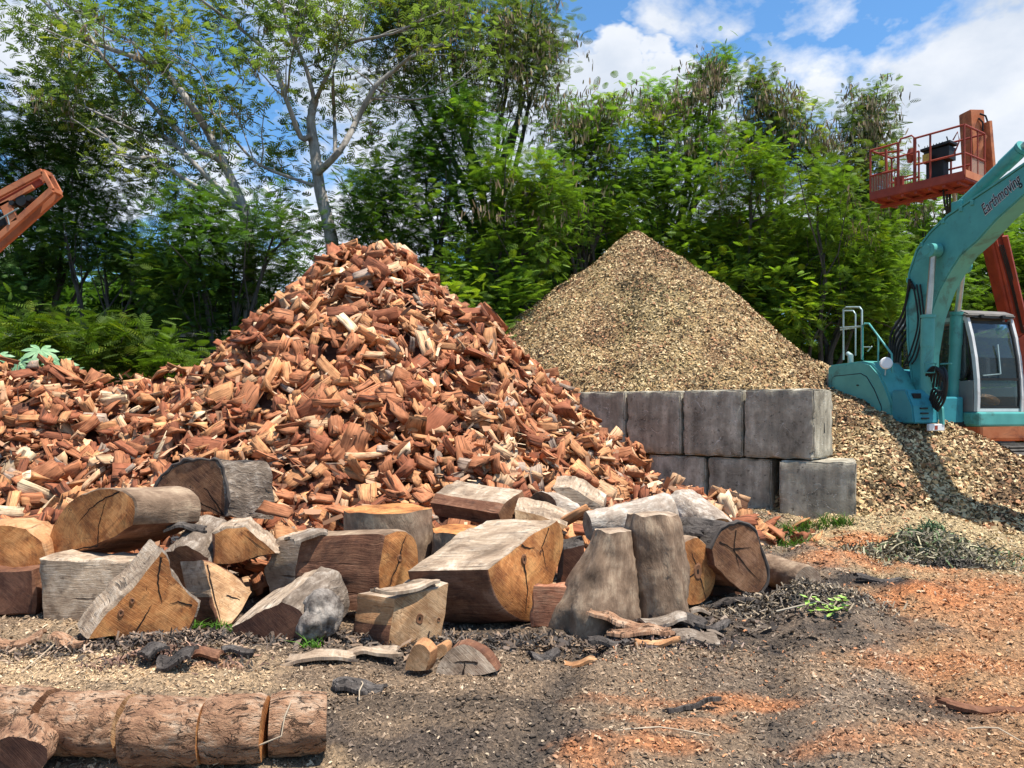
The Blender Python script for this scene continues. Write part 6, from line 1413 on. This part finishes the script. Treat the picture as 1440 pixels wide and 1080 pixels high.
mb = MB(); mb.bar(L3(Lb-.005,.3,.36), L3(Lb-.005,Wd_,.36), .01, .40); mb.build('mesh_panel', mm, bk)
mb = MB(); mb.bar(L3(.02,.02,.36), L3(.45,.02,.36), .01, .42); mb.build('mesh_panel', mm, bk)
mb = MB(); mb.bar(L3(1.10,.3,.70), L3(1.62,.3,.70), .3, .26); mb.bar(L3(1.05,.28,.86), L3(1.66,.28,.90), .36, .05); mb.bar(L3(1.14,.28,.40), L3(1.50,.28,.40), .22, .38); mb.tube([L3(1.6,.15,.92), L3(1.58,.13,1.02)], .014, 6)
for k in range(7): mb.tube([L3(1.1+k*.06,.2,.9), L3(1.1+k*.06,.2,.96)], .008, 5)
cbx = mb.build('control_box', M['black'], bk)
mb = MB(); mb.bar(L3(1.12,.06,.66), L3(1.30,.06,.66), .02, .16); mb.build('label_plate', M['yellow'], cbx)
mb = MB(); mb.tube([L3(.86,.1,.95), L3(.85,.1,.8), L3(.83,.1,.66)], [.06,.09,.05], 10); mb.build('lamp_fitting', M['redpaint'], bk)
for xx in (.4,.5):
    mb = MB(); mb.tube([L3(xx,.4,.06), L3(xx,.4,.5)], .05, 10); mb.build('canister', M['redpaint'], bk)
mb = MB(); mb.tube([L3(1.72,.1,.9), L3(1.8,.12,1.05), L3(1.85,.1,.85), L3(1.74,.1,.6)], .015, 6); mb.build('control_loop', M['redpaint'], bk)
# jib and boom
B1 = P(1366,158,17.2)-LO; B2 = P(1372,262,17.2)-LO; B3 = P(1396,335,17.7)-LO; B4 = P(1428,470,18.6)-LO; B5 = P(1448,560,19.2)-LO
mb = MB(); mb.bar(B1, B2, .36, .34, side=(1,.2,0)); mb.build('jib', M['orange'], lr, bevel=.015)
mb = MB()
mb.bar(P(1388,172,17.0)-LO, P(1396,268,17.0)-LO, .07, .2, side=(1,.2,0)); mb.bar(P(1385,190,16.9)-LO, P(1360,250,16.9)-LO, .09, .05, side=(1,.2,0)); mb.tube([P(1366,250,17.2)-LO, P(1377,250,17.2)-LO], .09, 10); mb.build('jib_bracket', M['orange'], lr)
mb = MB(); mb.bar(B2, B3, .34, .32, side=(1,.2,0)); mb.bar(B3, B4, .38, .34, side=(1,.2,0)); mb.bar(B4, B5, .44, .4, side=(1,.2,0)); mb.build('main_boom', M['redpaint'], lr, bevel=.015)
mb = MB(); s1 = Vector((.13,-.24,0)); mb.bar(B3+s1, B4+s1, .10, .07); s2 = Vector((-.1,-.24,0)); mb.bar(B3+s2, B4+s2, .05, .05); mb.build('boom_cover', M['redpaint'], lr)
for k in range(3): mb = MB(); s = Vector((.02+.04*k,-.22,0)); mb.tube([B3+s+Vector((0,0,-.2)), B3.lerp(B4,.5)+s, B4+s], .014, 6); mb.build('hydraulic_hose', M['black'], lr, smooth=True)
mb = MB(); mb.tube([P(1378,160,17)-LO, P(1386,163,17)-LO, P(1390,175,17)-LO, P(1391,186,17)-LO], .02, 6); mb.build('hydraulic_hose', M['black'], lr, smooth=True); mb = MB(); mb.tube([P(1376,166,17)-LO, P(1382,172,17)-LO, P(1382,184,17)-LO], .02, 6); mb.build('hydraulic_hose', M['black'], lr, smooth=True)
for k in range(3): mb = MB(); mb.tube([P(1326+k*5,262,16.6)-LO, P(1328+k*4,285,16.6)-LO, P(1333+k*2,305,16.8)-LO, P(1345,330,17.2)-LO], .022, 6); mb.build('hydraulic_hose', M['black'], lr, smooth=True)
mb = MB(); mb.tube([P(1341,262,16.7)-LO, P(1344,300,16.9)-LO], .045, 10); mb.build('levelling_rod', M['steel'], lr)
mb = MB(); mb.bar(P(1352,262,16.7)-LO, P(1374,262,17.1)-LO, .3, .16); mb.bar(P(1335,300,17)-LO, P(1385,290,17.4)-LO, .14, .14); mb.build('basket_mount', M['orange'], lr)
mb = MB(); mb.box((-1.5,-.9,.35),(2.0,.9,.80), bev=.05); mb.box((-.2,-.8,.94),(1.4,.8,1.9), bev=.08); mb.build('chassis', M['orange'], lr)
for sx in (-1.1, 1.5):
    for sy in (-1.05, 1.05):
        mb = MB(); mb.tube([(sx,sy-.17,.46),(sx,sy+.17,.46)], .46, 26); w_ = mb.build('wheel', M['black'], lr, bevel=.03, smooth=True)
        mb = MB(); mb.tube([(sx,sy-.18,.46),(sx,sy+.18,.46)], .24, 20); mb.build('rim', M['orange'], w_)

# ------------------------------------------------------------------ end of the conveyor at the left edge
D = 9.2; cv = empty('conveyor', (-9.6, D, 0), 'faded orange conveyor end reaching in from the left edge above the pile', 'conveyor'); CO = cv.location
tU, tL = P(60,241,D), P(74,267,D); uU, uL = P(0,273,D), P(0,333,D); dU = (uU-tU).normalized(); dL = (uL-tL).normalized()
eU = tU+dU*1.6; eL = uL+dL*.35; low = Vector((-9.6, D, 1.35)); sideo = Vector((0,.16,0))
mb = MB()
for s in (Vector((0,0,0)), sideo):
    mb.bar(tU+s-CO, eU+s-CO, .04, .075, side=(0,1,0)); mb.bar(tL+s-CO, eL+s-CO, .05, .075, side=(0,1,0)); mb.bar(tU+s-CO, tL+s-CO, .04, .05, side=(0,1,0))
    mb.bar(eU+s-CO, low+Vector((0,0,.45))+s-CO, .04, .09, side=(0,1,0)); mb.bar(eL+s-CO, low+s-CO, .05, .09, side=(0,1,0))
mb.bar(tU-CO, tU+sideo-CO, .05, .05); mb.bar(tL-CO, tL+sideo-CO, .05, .05)
mb.build('frame', M['orange'], cv, bevel=.005)
mb = MB(); mb.bar(tU+dU*.05+Vector((.0,.05,-.075))-CO, eU+Vector((0,.05,-.10))-CO, .03, .075, side=(0,1,0)); mb.build('side_web', M['redpaint'], cv)
mb = MB(); mb.bar(tU+dU*.10+Vector((-.02,.0,-.135))-CO, eU+Vector((0,.0,-.17))-CO, .05, .045, side=(0,1,0)); mb.build('inner_rail', M['orange'], cv)
mb = MB(); a = tU+dU*.50+Vector((0,0,-.17)); mb.bar(a+Vector((0,0,.04))-CO, a+Vector((.10,0,-.19))-CO, .05, .12, side=(0,1,0)); mb.build('bearing_plate', M['orange'], cv)
mb = MB(); c = tU+dU*.30+Vector((.02,0,-.205)); mb.tube([c+Vector((0,-.02,0))-CO, c+Vector((0,.15,0))-CO], .062, 18); mb.tube([c+Vector((.09,-.02,.03))-CO, c+Vector((.09,.14,.03))-CO], .035, 10); mb.tube([c+Vector((-.11,-.03,-.03))-CO, c+Vector((-.11,.14,-.03))-CO], .03, 10); mb.build('roller', M['black'], cv, smooth=True)
mb = MB(); s = Vector((0,.06,0)); a = tU+dU*.58+Vector((0,0,-.20)); b_ = eU+Vector((0,0,-.22)); l2 = low+Vector((0,0,.34)); mb.prism([a+s-CO, b_+s-CO, b_+s+Vector((0,0,-.16))-CO, a+s+Vector((.02,0,-.14))-CO], (0,.09,0)); mb.prism([b_+s-CO, l2+s-CO, l2+s+Vector((0,0,-.16))-CO, b_+s+Vector((0,0,-.16))-CO], (0,.09,0)); mb.build('belt', M['black'], cv)
mb = MB(); a = P(26,293,D-.03); b_ = P(-30,325,D-.03); mb.tube([a-CO, b_-CO], .010, 6); mb.tube([P(10,302,D-.03)-CO, P(13,316,D-.03)-CO], .008, 5); mb.build('cable_tray', M['rail'], cv)
mb = MB()
for y in (-.1, .42):
    mb.tube([(0,y,0),(0,y,1.8)], .06, 10); mb.tube([(0,y,0),(1.2,y,2.1)], .05, 10)
    mb.tube([(0,y-.06,.3),(0,y+.06,.3)], .3, 20)
mb.build('support_leg', M['orange'], cv)
